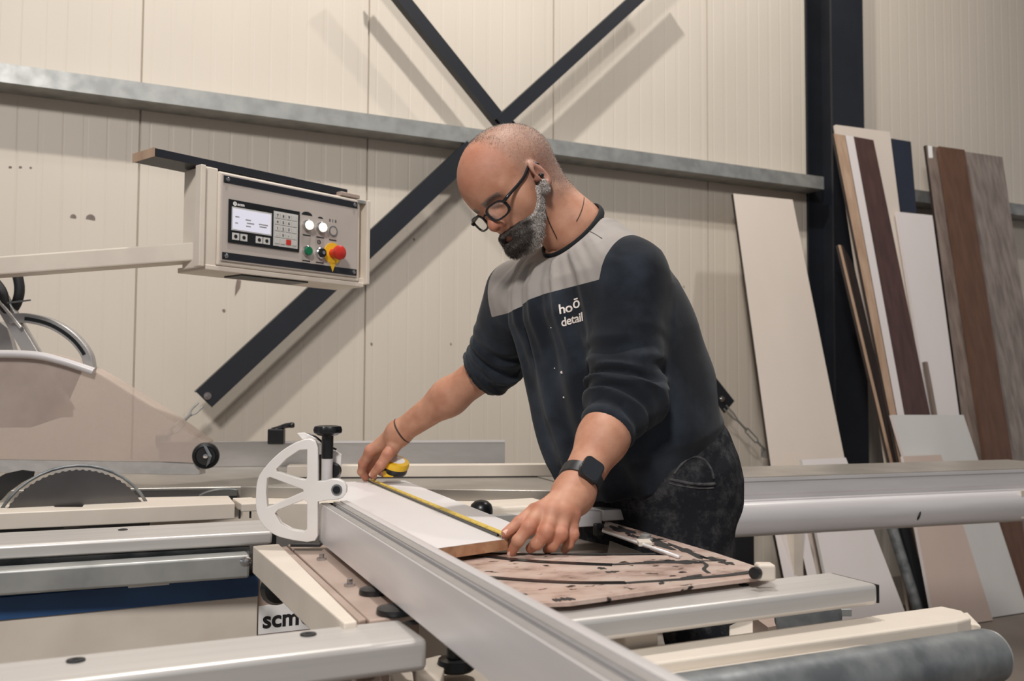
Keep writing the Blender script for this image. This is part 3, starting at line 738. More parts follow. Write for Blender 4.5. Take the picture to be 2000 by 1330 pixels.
# blade of the tape : thin curved ribbon
A0 = Z(722, 938, bz + 0.004); B0 = Z(986, 1047, bz + 0.004); t = (B0 - A0).normalized(); s_ = Z0.cross(t)
g = G(); rings = []
for k in range(25):
    p = A0 + (B0 - A0) * k / 24
    rings.append([p + s_ * (x * 0.0068) + Z0 * (x * x * 0.0028 + dz) for x, dz in ((-1, 0), (-.5, 0), (0, 0), (.5, 0), (1, 0), (1, .0006), (.5, .0006), (0, .0006), (-.5, .0006), (-1, .0006))])
g.loft(rings).build('tape_blade', 'tapeyellow', tp, smooth='auto')
g = G()
for k in range(1, 110):
    p = A0 + (B0 - A0) * k / 110; ln = 0.009 if k % 10 == 0 else (0.006 if k % 5 == 0 else 0.0035)
    g.box(p + s_ * (-0.0064 + ln / 2) + Z0 * 0.0026, (0.0006, ln, 0.0003), (t, s_, Z0))
g.build('tape_graduations', 'text', tp, kind='stuff')
G().box(B0 + t * 0.001 - Z0 * 0.004, (0.0012, 0.012, 0.008), (t, s_, Z0)).build('tape_hook', 'steel', tp)
c = W(771, 909, 2.25)
ax = (R0 * 0.25 + F0 * -0.3 + Z0 * 0.9).normalized()
G().lathe(c - ax * .012, ax, [(0.024, -0.008), (0.031, -0.004), (0.033, 0.0), (0.033, 0.016), (0.031, 0.020), (0.0, 0.020)], 36).build('tape_case', 'black', tp, smooth='auto')
G().lathe(c - ax * .012, ax, [(0.034, 0.012), (0.0345, 0.02), (0.032, 0.026), (0.022, 0.028), (0.022, 0.026), (0.0, 0.026)], 36).build('case_band', 'yellow', tp, smooth='auto')
G().lathe(c - ax * .012, ax, [(0.022, 0.026), (0.022, 0.0285), (0, 0.0285)], 36).build('case_disc', 'white', tp, smooth='auto')
G().box(c - R0 * .012 - Z0 * .018 - F0 * .02, (0.026, 0.012, 0.016), (R0, F0, Z0)).build('case_mouth', 'yellow', tp, bevel=0.002)

# ================================================================== white quadrant stop on the fence
def P2(px, py, d): return W(px, py, d)
qd = 1.53
qs = thing('quadrant_stop', 'white cast half-wheel stop with spokes and a black knob, at the fence end', 'stop', fa - Z0 * 0.07)
def plate_px(outline, d, th, g=None, skew=0.0):
    """plate facing the camera at depth d, thickness th; skew tilts depth with px"""
    g = g or G()
    return g.plate([W(x_, y_, d + skew * (x_ - 600) / 100) for x_, y_ in outline], CF * th)
def px_grid_plate(outer, holes, d, th, name, m, parent, bev=0.0012):
    """plate with holes via curve fill"""
    cu = bpy.data.curves.new('tmpc', 'CURVE'); cu.dimensions = '2D'; cu.fill_mode = 'BOTH'
    k = d / FPX
    for loop in [outer] + holes:
        sp = cu.splines.new('POLY'); sp.points.add(len(loop) - 1); sp.use_cyclic_u = True
        for i, (x_, y_) in enumerate(loop): sp.points[i].co = ((x_ - 600) * k, -(y_ - 950) * k, 0, 1)
    cu.extrude = th / 2; cu.bevel_depth = bev; cu.bevel_resolution = 2; cu.offset = -bev
    tmp = bpy.data.objects.new('tmp', cu); scene.collection.objects.link(tmp)
    dg = bpy.context.evaluated_depsgraph_get(); me = bpy.data.meshes.new_from_object(tmp.evaluated_get(dg))
    v = [W(600, 950, d) + CR * q.co[0] + CU * q.co[1] + CF * (q.co[2] + th / 2) for q in me.vertices]
    f = [tuple(p.vertices) for p in me.polygons]
    bpy.data.objects.remove(tmp); bpy.data.curves.remove(cu); bpy.data.meshes.remove(me)
    return make_obj(name, [tuple(p) for p in v], f, m, parent, smooth='auto')
outer = [(p.x, p.y) for p in smooth_path([(594, 858), (570, 868), (545, 885), (520, 910), (504, 935), (500, 968), (502, 1002), (516, 1028), (540, 1046), (572, 1055)], 4)]
outer += [(600, 1059), (616, 1056), (621, 1046), (621, 980)]
arm = [(640, 977), (655, 976), (668, 973), (676, 963), (677, 951), (671, 941), (660, 936), (648, 935), (636, 939), (621, 940)]
outer += arm + [(621, 874), (616, 862), (606, 857)]
holes = [[(600, 878), (600, 932), (596, 937), (586, 935), (541, 921), (540, 916), (560, 896), (585, 879)],
         [(522, 934), (528, 932), (592, 956), (593, 960), (530, 988), (522, 990), (520, 962)],
         [(537, 1003), (543, 996), (594, 976), (600, 980), (600, 1033), (594, 1038), (570, 1034), (548, 1022)]]
px_grid_plate(outer, holes, qd, 0.010, 'quadrant_plate', 'whiteplate', qs)
# rim flange going back from the plate
rim = smooth_path([(594, 858, 0), (570, 868, 0), (545, 885, 0), (520, 910, 0), (504, 935, 0), (500, 968, 0), (502, 1002, 0), (516, 1028, 0), (540, 1046, 0), (572, 1055, 0)], 4)
g = G(); rings = []
for p in rim:
    q = W(p.x + 1, p.y, qd); c0 = W(590, 958, qd); rd = (c0 - q).normalized()
    rings.append([q + CF * 0.008, q + rd * .003 + CF * 0.008, q + rd * .003 + CF * 0.022, q + CF * 0.022])
g.loft(rings).build('quadrant_rim', 'whiteplate', qs, smooth='auto')
pb_ = W(658, 956, qd)
G().lathe(pb_, -CF, [(0.009, -0.004), (0.009, 0.003), (0.0, 0.003)], 24).build('pivot_washer', 'galv_dark', qs, smooth='auto')
G().lathe(pb_, -CF, [(0.0062, 0.003), (0.0062, 0.0045), (0.0, 0.0045)], 20).build('pivot_bolt', 'black', qs, smooth='auto')
pd = 1.555
G().cyl(W(638, 960, pd), W(639, 893, pd), 0.0095, n=24).build('post', 'alu_white', qs, smooth='auto')
G().cyl(W(639, 895, pd), W(640, 850, pd), 0.0098, n=24).build('post_sleeve', 'black', qs, smooth='auto')
prof = [(0.006, -0.006), (0.016, -0.003), (0.0225, 0.001), (0.0235, 0.006), (0.0215, 0.0115), (0.015, 0.013), (0.006, 0.0125), (0.0, 0.012)]
g = G(); cK = W(640, 846, pd); rings = []
for r_, h_ in prof:
    rings.append([cK + Z0 * h_ + (R0 * math.cos(2 * math.pi * k / 42) + F0 * math.sin(2 * math.pi * k / 42)) * max(1e-5, r_ * (1 + 0.05 * math.cos(7 * 2 * math.pi * k / 42) * (1 if r_ > .012 else 0))) for k in range(42)])
g.loft(rings).build('lobed_knob', 'black', qs, smooth='auto')
# bracket behind the post + pointer
G().plate([W(625, 898, pd + .02), W(632, 876, pd + .02), W(655, 880, pd + .02), W(667, 888, pd + .02), W(664, 937, pd + .02), W(625, 940, pd + .02)], CF * 0.006).build('back_bracket', 'whiteplate', qs, bevel=0.001)
G().lathe(W(650, 920, pd + .012), CF, [(0.0, -.004), (0.012, -.004), (0.014, 0.006), (0.0, 0.006)], 24).build('rear_knob', 'black', qs, smooth='auto')
G().plate([W(622, 888, pd + .005), W(627, 888, pd + .005), W(626, 938, pd + .005), W(622, 938, pd + .005)], CF * .006).build('rubber_strip', 'black', qs)
G().tube(smooth_path([W(593, 847, pd + .01), W(612, 851, pd + .01), W(625, 860, pd + .01), W(634, 868, pd + .01), W(657, 878, pd + .01)], 5), 0.0018, 8).build('pointer_wire', 'black', qs, smooth=True)
G().plate([W(580, 846, pd), W(594, 845, pd), W(620, 857, pd), W(608, 860, pd), W(590, 858, pd)], CF * .004).build('pointer_plate', 'whiteplate', qs, bevel=0.0008)
G().box(W(600, 1062, qd + 0.01), (0.05, 0.03, 0.006), (R0, F0, Z0)).build('stop_foot', 'black', qs, bevel=0.001)

# ================================================================== rip fence at the back
rf = thing('rip_fence', 'long grey aluminium rip fence with black clamp lever, at the back of the table', 'fence', Z(680, 912, 0.90))
a = Z(310, 913, 0.9005); b_ = Z(986, 906, 0.9005)
G().prism(a, b_, [(0, 0), (0.018, 0), (0.018, 0.083), (0, 0.083)]).build('fence_profile', 'alu_side', rf, bevel=0.001)
t = (b_ - a).normalized()
G().prism(a + t * .35, b_, [(-0.0012, 0.076), (0, 0.076), (0, 0.083), (-0.0012, 0.083)]).build('fence_top_strip', 'alu_white', rf)
lc = W(540, 850, 2.88)
G().box(lc - Z0 * .004 + CF * .0, (0.05, 0.03, 0.048), (R0, F0, Z0)).build('clamp_base', 'black', rf, bevel=0.004)
G().tube(smooth_path([lc + Z0 * .012 - R0 * .01, lc + Z0 * .022 + R0 * .01, lc + Z0 * .030 + R0 * .03, lc + Z0 * .032 + R0 * .055], 5), [0.013, .012, .011, .010, .009, .009, .008, .008, .008, .008, .008, .008, .008, .009, .009, .007], 12).build('clamp_lever', 'black', rf, smooth=True)
# low cream plinth along the back of the table
a = Z(600, 925, 0.9005); b_ = Z(1094, 925, 0.9005)
pl = thing('rear_guide', 'low cream guide strip lying behind the workpiece along the table back', 'strip', (a + b_) / 2)
G().prism(Z(560, 934, .9005), Z(1096, 930, .9005), [(0, 0), (0.05, 0), (0.05, 0.036), (0, 0.036)]).build('guide_body', 'cream', pl, bevel=0.002)
G().prism(Z(560, 935, .9005), Z(1092, 932, .9005), [(0, 0), (0.004, 0), (0.004, 0.004), (0, 0.004)]).build('guide_slot', 'darkgap', pl)

# ================================================================== blade guard hood
gh = thing('blade_guard', 'large scuffed translucent blade guard hood with a grey tube, above the saw blade', 'guard', W(150, 930, 2.35))
gd = 2.42
arc = [(-160, 700), (-60, 691), (0, 690), (60, 692), (110, 700), (180, 726), (250, 768), (330, 818), (400, 868)]
arc = [(p.x, p.y) for p in smooth_path([(a_, b__, 0) for a_, b__ in arc], 4)]
low = [(402, 885), (395, 905), (300, 900), (0, 896), (-160, 896)]
G().plate([W(x_, y_, gd) for x_, y_ in arc + low], CF * 0.004).build('clear_side', 'guard', gh)
g = G(); rings = []
for x_, y_ in arc:
    p = W(x_, y_, gd); rings.append([p + CF * .003, p + CF * 0.07, p + CF * 0.07 + CU * .003, p + CF * .003 + CU * .003])
g.loft(rings).build('clear_top', 'guard', gh)
G().plate([W(x_, y_, gd + .07) for x_, y_ in [(-160, 700), (0, 694), (110, 706), (160, 724), (120, 815), (60, 835), (-160, 835)]], CF * 0.003).build('grey_liner', 'alu_side', gh)
a = W(-160, 905, gd + .012); b_ = W(392, 912, gd + .012)
G().prism(a, b_, [(-0.008, -0.020), (0.04, -0.020), (0.04, 0.014), (-0.008, 0.014)]).build('bottom_rail', 'alu', gh, bevel=0.001)
kc = W(402, 890, gd - 0.0)
G().lathe(kc, -CF + R0 * .25, [(0.034, -0.01), (0.035, 0.0), (0.033, 0.006), (0.026, 0.008), (0.024, 0.005), (0.008, 0.005), (0.008, 0.010), (0.0, 0.011)], 36).build('round_knob', 'black', gh, smooth='auto')
G().lathe(kc, -CF + R0 * .25, [(0.006, 0.010), (0.006, 0.013), (0.0, 0.014)], 14).build('knob_screw', 'steel', gh, smooth='auto')
G().plate([kc + CU * .03 + R0 * -.004 - CF * .008, kc + R0 * .012 - CF * .012, kc - CU * .028 + R0 * .004 - CF * .008, kc - CU * .02 + R0 * .012 - CF * .008, kc + R0 * .02 - CF * .01, kc + CU * .025 + R0 * .006 - CF * .008], -CF * .003).build('knob_grip', 'galv_dark', gh)
# tube along the top edge
G().tube(smooth_path([W(-160, 700, gd - .01), W(-40, 692, gd - .01), (W(60, 693, gd - .01)), W(120, 705, gd - .01), W(184, 726, gd - .01)], 6), 0.0105, 14).build('edge_tube', 'alu_white', gh, smooth='auto')
# curved extraction handle (bent flat tube with a black inlay)
path = smooth_path([W(22, 622, gd + .03), W(60, 622, gd + .03), W(105, 634, gd + .03), W(145, 660, gd + .03), W(170, 692, gd + .03), W(177, 722, gd + .03)], 6)
g = G(); rings = []; rk = []
for i, p in enumerate(path):
    t = (path[min(i + 1, len(path) - 1)] - path[max(0, i - 1)]).normalized(); nn = CF.cross(t).normalized()
    w_ = 0.013
    rings.append([p + nn * w_ + CF * .012, p + nn * w_ - CF * .012, p - nn * w_ - CF * .012, p - nn * w_ + CF * .012])
    if 4 < i < len(path) - 6: rk.append([p + nn * 0.006 - CF * .0122, p + nn * .006 - CF * .014, p - nn * 0.003 - CF * .014, p - nn * 0.003 - CF * .0122])
g.loft(rings).build('bent_arm', 'alu_side', gh, smooth='auto', bevel=0.002)
G().loft(rk).build('arm_inlay', 'black', gh)
# straight diagonal strut
def flatbar(name, p0, p1, d0, d1, w, m, th=0.012, root=gh, bev=0.0015):
    a = W(p0[0], p0[1], d0); b__ = W(p1[0], p1[1], d1); t = (b__ - a).normalized(); nn = CF.cross(t).normalized()
    return G().loft([[p + nn * w / 2, p - nn * w / 2, p - nn * w / 2 + CF * th, p + nn * w / 2 + CF * th] for p in (a, b__)]).build(name, m, root, bevel=bev)
flatbar('strut', (-40, 520), (128, 806), gd + .03, gd + .03, 0.036, 'alu_side', 0.025)
flatbar('strut_rod', (-60, 520), (40, 640), gd + .015, gd + .015, 0.008, 'alu', 0.008)
G().box(W(122, 802, gd + .03), (0.045, 0.03, 0.035), (R0, F0, Z0)).build('strut_foot', 'pinkplate', gh, bevel=0.002)
hose = smooth_path([W(30, 520, gd + .05), W(38, 560, gd + .05), W(34, 588, gd + .05), W(22, 606, gd + .05), W(10, 600, gd + .03), W(4, 570, gd + .03), W(-14, 545, gd + .03)], 6)
G().tube(hose, 0.013, 12).build('black_hose', 'blackmatt', gh, smooth=True)
G().tube([W(14, 592, gd + .02), W(60, 586, gd + .02)], 0.0022, 6).build('cable_tie', 'galv_dark', gh)
G().plate([W(x_, y_, gd + .1) for x_, y_ in [(-160, 610), (0, 628), (14, 640), (30, 690), (-160, 690)]], CF * .02).build('grey_hood_block', 'alu_side', gh, bevel=0.002)

# ================================================================== control panel on its arm
# panel frame : O at lower left of the face, X along the face, Zp up, Np out toward the camera
Pl = W(430, 512, 2.30); Pr = W(696, 535, 2.64); zt = W(435, 340, 2.30)
Px = (Pr - Pl); Px.z = 0; PW = Px.length; Px.normalize()
Pn = Px.cross(Z0).normalized()
if Pn.dot(CF) > 0: Pn = -Pn
PH = (zt - Pl).z
Po = Vector((Pl.x, Pl.y, (Pl.z + Pr.z) / 2 - 0.003))
cp = thing('control_panel', 'cream control panel box with display, keypad and red emergency stop, on a boom arm', 'control panel', Po - Pn * .05)
def pp(u, v, n=0.0): return Po + Px * u + Z0 * v + Pn * n
def pbox(name, u0, v0, u1, v1, n0, n1, m, parent=cp, bev=0.0):
    return G().box(pp((u0 + u1) / 2, (v0 + v1) / 2, (n0 + n1) / 2), (u1 - u0, v1 - v0, n1 - n0), (Px, Z0, Pn)).build(name, m, parent, bevel=bev)
pbox('housing', -0.008, -0.012, PW + 0.012, PH + 0.006, -0.10, -0.001, 'cream', bev=0.004)
pbox('face_plate', 0, 0, PW, PH, -0.001, 0.003, 'panelgrey', bev=0.0006)
pbox('dark_strip', 0.003, PH - 0.022, PW - 0.003, PH - 0.004, 0.003, 0.0042, 'blacksteel')
pbox('dark_strip', 0.003, 0.004, PW - 0.003, 0.022, 0.003, 0.0042, 'blacksteel')
for u, v in ((0.014, PH - .013), (PW - .014, PH - .013), (0.014, .013), (PW - .014, .013)):
    G().lathe(pp(u, v, .0042), Pn, [(0.0055, 0), (0.0055, 0.002), (0.003, 0.0035), (0, 0.0035)], 16).build('screw', 'steel', cp, smooth='auto')
# side cheeks
pbox('left_cheek', -0.048, -0.02, -0.008, PH + 0.012, -0.095, -0.004, 'cream', bev=0.003)
pbox('left_flange', -0.062, -0.02, -0.048, PH + 0.012, -0.02, 0.006, 'cream', bev=0.002)
pbox('right_flange', PW + 0.028, -0.018, PW + 0.040, PH + 0.006, -0.03, 0.012, 'cream', bev=0.002)
pbox('right_gap_plate', PW + 0.012, -0.018, PW + 0.030, 0.0, -0.06, -0.004, 'cream', bev=0.001)
pbox('bottom_tray', -0.04, -0.026, PW + 0.03, -0.013, -0.13, -0.002, 'cream', bev=0.002)
pbox('bottom_pad', 0.07, -0.030, 0.28, -0.026, -0.09, -0.01, 'black')
# visor shelf on top
pbox('visor', -0.17, PH + 0.014, PW - 0.02, PH + 0.034, -0.12, -0.02, 'blacksteel', bev=0.001)
pbox('visor_end', -0.172, PH + 0.013, -0.170, PH + 0.035, -0.121, -0.019, 'b_wood')
pbox('top_bracket', PW - 0.06, PH + 0.008, PW + 0.01, PH + 0.020, -0.06, 0.0, 'pinkplate', bev=0.002)
pbox('flange_clip', PW + 0.0, PH - 0.004, PW + 0.04, PH + 0.004, -0.03, 0.006, 'galv')
# display unit
U0, U1, V0, V1 = 0.018, 0.236, 0.048, 0.158
dsp = pbox('display_unit', U0, V0, U1, V1, 0.003, 0.006, 'black', bev=0.0006)
pbox('lcd_frame', U0 + .008, V0 + .032, U0 + .128, V0 + .092, 0.006, 0.0068, 'keygrey', dsp)
pbox('lcd_screen', U0 + .011, V0 + .035, U0 + .125, V0 + .088, 0.0068, 0.0073, 'lcd', dsp)
for u, v, w_ in ((.018, .066, .012), (.018, .050, .008), (.048, .062, .016), (.052, .054, .022), (.050, .046, .014), (.088, .056, .028), (.090, .050, .022)):
    pbox('lcd_mark', U0 + u, V0 + v, U0 + u + w_, V0 + v + .003, 0.0073, 0.0075, 'alu_side', dsp)
for u in (.010, .034, .080, .103):
    pbox('soft_key', U0 + u, V0 + .008, U0 + u + .021, V0 + .026, 0.006, 0.0072, 'keygrey', dsp, 0.0006)
    G().lathe(pp(U0 + u + .0105, V0 + .017, .0072), Pn, [(0.005, 0), (0.005, 0.0003), (0, 0.0003)], 12).build('key_symbol', 'text', dsp)
G().lathe(pp(U0 + .017, V1 - .010, .006), Pn, [(0.0055, 0), (0.0055, 0.0004), (0.0032, 0.0004), (0.0032, 0)], 20).build('logo_ring', 'white', dsp)
text_obj('logo_lettering', 'scm', 0.011, pp(U0 + .024, V1 - .0135, .0061), Px, Z0, 'white', dsp, 0.0002, bold=0.0003, sx=1.2)
pbox('keypad_field', U0 + .134, V0 + .008, U1 - .006, V1 - .010, 0.006, 0.0066, 'keygrey', dsp)
ku0, kv1 = U0 + .138, V1 - .014
kk = 0
for r_ in range(5):
    for c_ in range(4):
        u = ku0 + c_ * .0182; v = kv1 - r_ * .0168
        red = (r_ == 4 and c_ == 2)
        pbox('key', u, v - .014, u + .0155, v, 0.0066, 0.0078, 'red' if red else 'keygrey', dsp, 0.0005)
        if not red:
            ch = '789/456*123-0.+=  . '[kk] if kk < 20 else ' '
            if ch.strip() and c_ < 3 and r_ < 4:
                text_obj('key_digit', '789456123.0-'[r_ * 3 + c_], 0.010, pp(u + .005, v - .0105, .0079), Px, Z0, 'text', dsp, 0.0001, bold=0.0003)
        kk += 1
# push buttons
def button(u, v, r, h, m, ring='steel', glow=False):
    rg = G().lathe(pp(u, v, .003), Pn, [(r * 1.25, 0), (r * 1.25, h * .55), (r * 1.12, h * .62), (r, h * .62)], 28).build('button_collar', ring, cp, smooth='auto')
    G().lathe(pp(u, v, .003), Pn, [(r, 0), (r, h * .9), (r * .92, h), (0, h)], 28).build('button_cap', m, rg, smooth='auto')
ub = 0.262
button(ub, .124, .0125, .016, 'lampwhite')
button(ub + .046, .124, .0125, .016, 'lampwhite')
G().lathe(pp(ub + .090, .121, .003), Pn, [(0.0145, 0), (0.0145, 0.003), (0.0115, 0.003), (0.0115, 0.001), (0, 0.001)], 32).build('blank_plug', 'galv_dark', cp, smooth='auto')
G().lathe(pp(ub + .090, .121, .003), Pn, [(0.0112, 0.001), (0.0112, 0.0026), (0, 0.0026)], 32).build('plug_disc', 'panelgrey', cp, smooth='auto')
button(ub, .054, .0115, .014, 'green')
rg = G().lathe(pp(ub + .046, .054, .003), Pn, [(0.016, 0), (0.016, 0.008), (0.014, 0.010), (0, 0.010)], 28).build('key_switch', 'steel', cp, smooth='auto')
G().lathe(pp(ub + .046, .054, .003), Pn, [(0.012, 0.010), (0.012, 0.014), (0, 0.014)], 28).build('lock_face', 'black', rg, smooth='auto')
G().lathe(pp(ub + .046, .054, .003), Pn, [(0.005, 0.014), (0.005, 0.018), (0, 0.018)], 20).build('lock_barrel', 'steel', rg, smooth='auto')
# emergency stop with yellow disc
es = G().lathe(pp(ub + .090, .058, .003), Pn, [(0.030, 0), (0.030, 0.0015), (0, 0.0015)], 40).build('emergency_disc', 'yellow', cp)
G().plate([pp(ub + .078, .034, .0045), pp(ub + .102, .034, .0045), pp(ub + .09, .006, .0045)], Pn * -.0012).build('disc_tail', 'yellow', es)
G().lathe(pp(ub + .090, .058, .0045), Pn, [(0.0135, 0), (0.0125, 0.018), (0.0185, 0.021), (0.0205, 0.027), (0.0195, 0.034), (0.013, 0.038), (0, 0.039)], 36).build('mushroom_button', 'red', es, smooth='auto')
# small printed captions under and over the buttons
for u, v in ((ub, .098), (ub + .046, .098), (ub + .090, .096), (ub, .028), (ub + .046, .028)):
    pbox('printed_caption', u - .013, v - .0022, u + .013, v + .0012, 0.003, 0.0032, 'text', cp)
for u, v, s_ in ((ub, .152, 1.0), (ub + .046, .150, .5)):
    g = G(); pts = [pp(u - .018 * s_, v, .0031)] + [pp(u + .018 * s_ * math.cos(math.radians(a_)), v + .010 * s_ * math.sin(math.radians(a_)), .0031) for a_ in range(170, 9, -16)] + [pp(u + .018 * s_, v, .0031)]
    g.plate(pts, Pn * .0002).build('blade_symbol', 'text', cp)
text_obj('print_marks', '0  I  II', 0.011, pp(ub + .076, .146, .0031), Px, Z0, 'text', cp, 0.0001, bold=0.0004)
G().lathe(pp(ub + .042, .084, .003), Pn, [(0.0065, 0), (0.0065, 0.0003), (0.005, 0.0003), (0.005, 0)], 20).build('circle_symbol', 'text', cp)
# boom arm going left
A1 = W(-220, 540, 2.34); B1 = W(424, 513, 2.42); B1 = pp(-0.02, 0.02, -0.06)
A1 = W(-220, 541, 2.30)
G().prism(A1, B1, [(-0.03, -0.020), (0.03, -0.020), (0.03, 0.026), (-0.03, 0.026)]).build('boom_arm', 'cream', cp, bevel=0.004)

# ================================================================== sliding carriage (right)
sc = thing('sliding_carriage', 'long pale aluminium sliding carriage with a rounded side, behind the man to the right', 'carriage', Z(1700, 940, 0.0))
a = Z(1100, 946, 0.90); b_ = Z(2120, 913, 0.90); t = (b_ - a).normalized()
sec = [(0, 0), (0, -0.048), (0.004, -0.052), (0.004, -0.062), (-0.002, -0.066)]
for k in range(13):
    an = math.radians(90 - 180 * k / 12); sec.append((-0.002 - 0.030 * math.cos(an) ** 0.8 if math.cos(an) > 0 else -0.002, -0.120 + 0.050 * math.sin(an)))
sec += [(0.02, -0.176), (0.30, -0.176), (0.33, -0.002), (0.33, 0.0)]
G().prism(a, b_, sec).build('carriage_profile', 'alu_white', sc, smooth='auto')
G().prism(a, b_, [(0.006, 0.0005), (0.325, 0.0005), (0.325, 0.003), (0.006, 0.003)]).build('carriage_top', 'castiron', sc)
G().prism(a, b_, [(-0.0006, -0.012), (0.0, -0.012), (0.0, -0.009), (-0.0006, -0.009)]).build('edge_groove', 'alu_side', sc)
e0 = Z(1976, 917, .90)
for k, (h0, h1) in enumerate(((-0.046, -0.006), (-0.105, -0.066), (-0.160, -0.112))):
    G().prism(e0, e0 + t * .4, [(-0.036 if k else -0.003, h0), (-0.03 if k else 0.0, h0), (-0.03 if k else 0.0, h1), (-0.036 if k else -0.003, h1)]).build('end_block', 'cream', sc, bevel=0.001)
G().tube(smooth_path([W(1797, 994, 2.93), W(1796, 1006, 2.91), W(1789, 1018, 2.92)], 5), 0.003, 8).build('black_mark', 'black', sc)
G().box(a + t * 0.3 + Vector((-.02, 0.17, -0.55)), (0.2, 0.2, 0.70)).build('carriage_leg', 'cream', sc, bevel=0.004)
G().box(a + t * 2.5 + Vector((-.02, 0.17, -0.55)), (0.2, 0.2, 0.70)).build('carriage_leg', 'cream', sc, bevel=0.004)
# ================================================================== implicit surfaces
f4 = np.float32
def A_(p): return np.array(p, dtype=f4)
def smin(a, b, k):
    h = np.maximum(k - np.abs(a - b), 0) / k
    return np.minimum(a, b) - h * h * k * 0.25
def smax(a, b, k): return -smin(-a, -b, k)
def sph(p, c, r): return np.linalg.norm(p - A_(c), axis=-1) - r
def ell(p, c, r, R=None):
    q = p - A_(c)
    if R is not None: q = q @ np.array(R, dtype=f4)
    r = A_(r); k0 = np.linalg.norm(q / r, axis=-1); k1 = np.linalg.norm(q / (r * r), axis=-1) + 1e-6
    return k0 * (k0 - 1) / k1
def cap(p, a, b, ra, rb):
    a = A_(a); b = A_(b); ab = b - a; t = np.clip(((p - a) @ ab) / (ab @ ab), 0, 1)
    return np.linalg.norm(p - a - t[..., None] * ab, axis=-1) - (ra + (rb - ra) * t)
def sstep(a, b, x):
    t = np.clip((x - a) / (b - a), 0, 1); return t * t * (3 - 2 * t)
_rs = np.random.RandomState(4)
_W = _rs.normal(size=(24, 3)).astype(f4); _W /= np.linalg.norm(_W, axis=1)[:, None]; _Ph = _rs.uniform(0, 6.28, 24).astype(f4)
def wob(p, freq, n=10, o=0):
    s = 0
    for i in range(n):
        s = s + np.sin((p @ _W[(i + o) % 24]) * freq * (0.7 + 0.08 * i) + _Ph[(i + o) % 24])
    return s / n

def surface_nets(fn, lo, hi, h, slab_pts=1500000):
    lo = np.array(lo, float); hi = np.array(hi, float)
    n = np.maximum(3, np.ceil((hi - lo) / h).astype(int) + 1)
    xs, ys, zs = [(lo[i] + np.arange(n[i]) * h).astype(f4) for i in range(3)]
    Fv = np.empty(n, f4); step = max(1, slab_pts // (n[1] * n[2]))
    YY, ZZ = np.meshgrid(ys, zs, indexing='ij')
    for i0 in range(0, n[0], step):
        xx = xs[i0:i0 + step]
        P = np.empty((len(xx), n[1], n[2], 3), f4)
        P[..., 0] = xx[:, None, None]; P[..., 1] = YY; P[..., 2] = ZZ
        Fv[i0:i0 + step] = fn(P.reshape(-1, 3)).reshape(len(xx), n[1], n[2])
    S = Fv < 0
    c = n - 1
    cnt = np.zeros(c, np.int8)
    for dx in (0, 1):
        for dy in (0, 1):
            for dz in (0, 1):
                cnt += S[dx:dx + c[0], dy:dy + c[1], dz:dz + c[2]]
    act = np.argwhere((cnt > 0) & (cnt < 8))
    idx = np.full(c, -1, np.int64); idx[act[:, 0], act[:, 1], act[:, 2]] = np.arange(len(act))
    acc = np.zeros((len(act), 3)); num = np.zeros(len(act))
    corners = [(0, 0, 0), (1, 0, 0), (0, 1, 0), (1, 1, 0), (0, 0, 1), (1, 0, 1), (0, 1, 1), (1, 1, 1)]
    for i in range(8):
        for j in range(i + 1, 8):
            d = np.array(corners[j]) - np.array(corners[i])
            if np.abs(d).sum() != 1: continue
            a = act + corners[i]; b = act + corners[j]
            fa_ = Fv[a[:, 0], a[:, 1], a[:, 2]]; fb_ = Fv[b[:, 0], b[:, 1], b[:, 2]]
            m = (fa_ < 0) != (fb_ < 0); t = fa_[m] / (fa_[m] - fb_[m])
            acc[m] += np.array(corners[i]) + t[:, None] * d; num[m] += 1
    V = lo + (act + acc / num[:, None]) * h
    quads = []
    for ax in range(3):
        o1, o2 = [(1, 2), (2, 0), (0, 1)][ax]
        sl = [slice(0, n[0]), slice(0, n[1]), slice(0, n[2])]
        a = [slice(None)] * 3; b = [slice(None)] * 3
        a[ax] = slice(0, n[ax] - 1); b[ax] = slice(1, n[ax])
        ch = S[tuple(a)] != S[tuple(b)]
        e = np.argwhere(ch)
        ok = (e[:, o1] > 0) & (e[:, o2] > 0) & (e[:, o1] < n[o1] - 1) & (e[:, o2] < n[o2] - 1)
        e = e[ok]; ins = S[e[:, 0], e[:, 1], e[:, 2]]
        def cell(d1, d2):
            q = e.copy(); q[:, o1] -= d1; q[:, o2] -= d2; return idx[q[:, 0], q[:, 1], q[:, 2]]
        q4 = np.stack([cell(1, 1), cell(0, 1), cell(0, 0), cell(1, 0)], 1)
        q4[~ins] = q4[~ins][:, ::-1]
        quads.append(q4)
    Q = np.concatenate(quads); Q = Q[(Q >= 0).all(1)]
    return V, Q

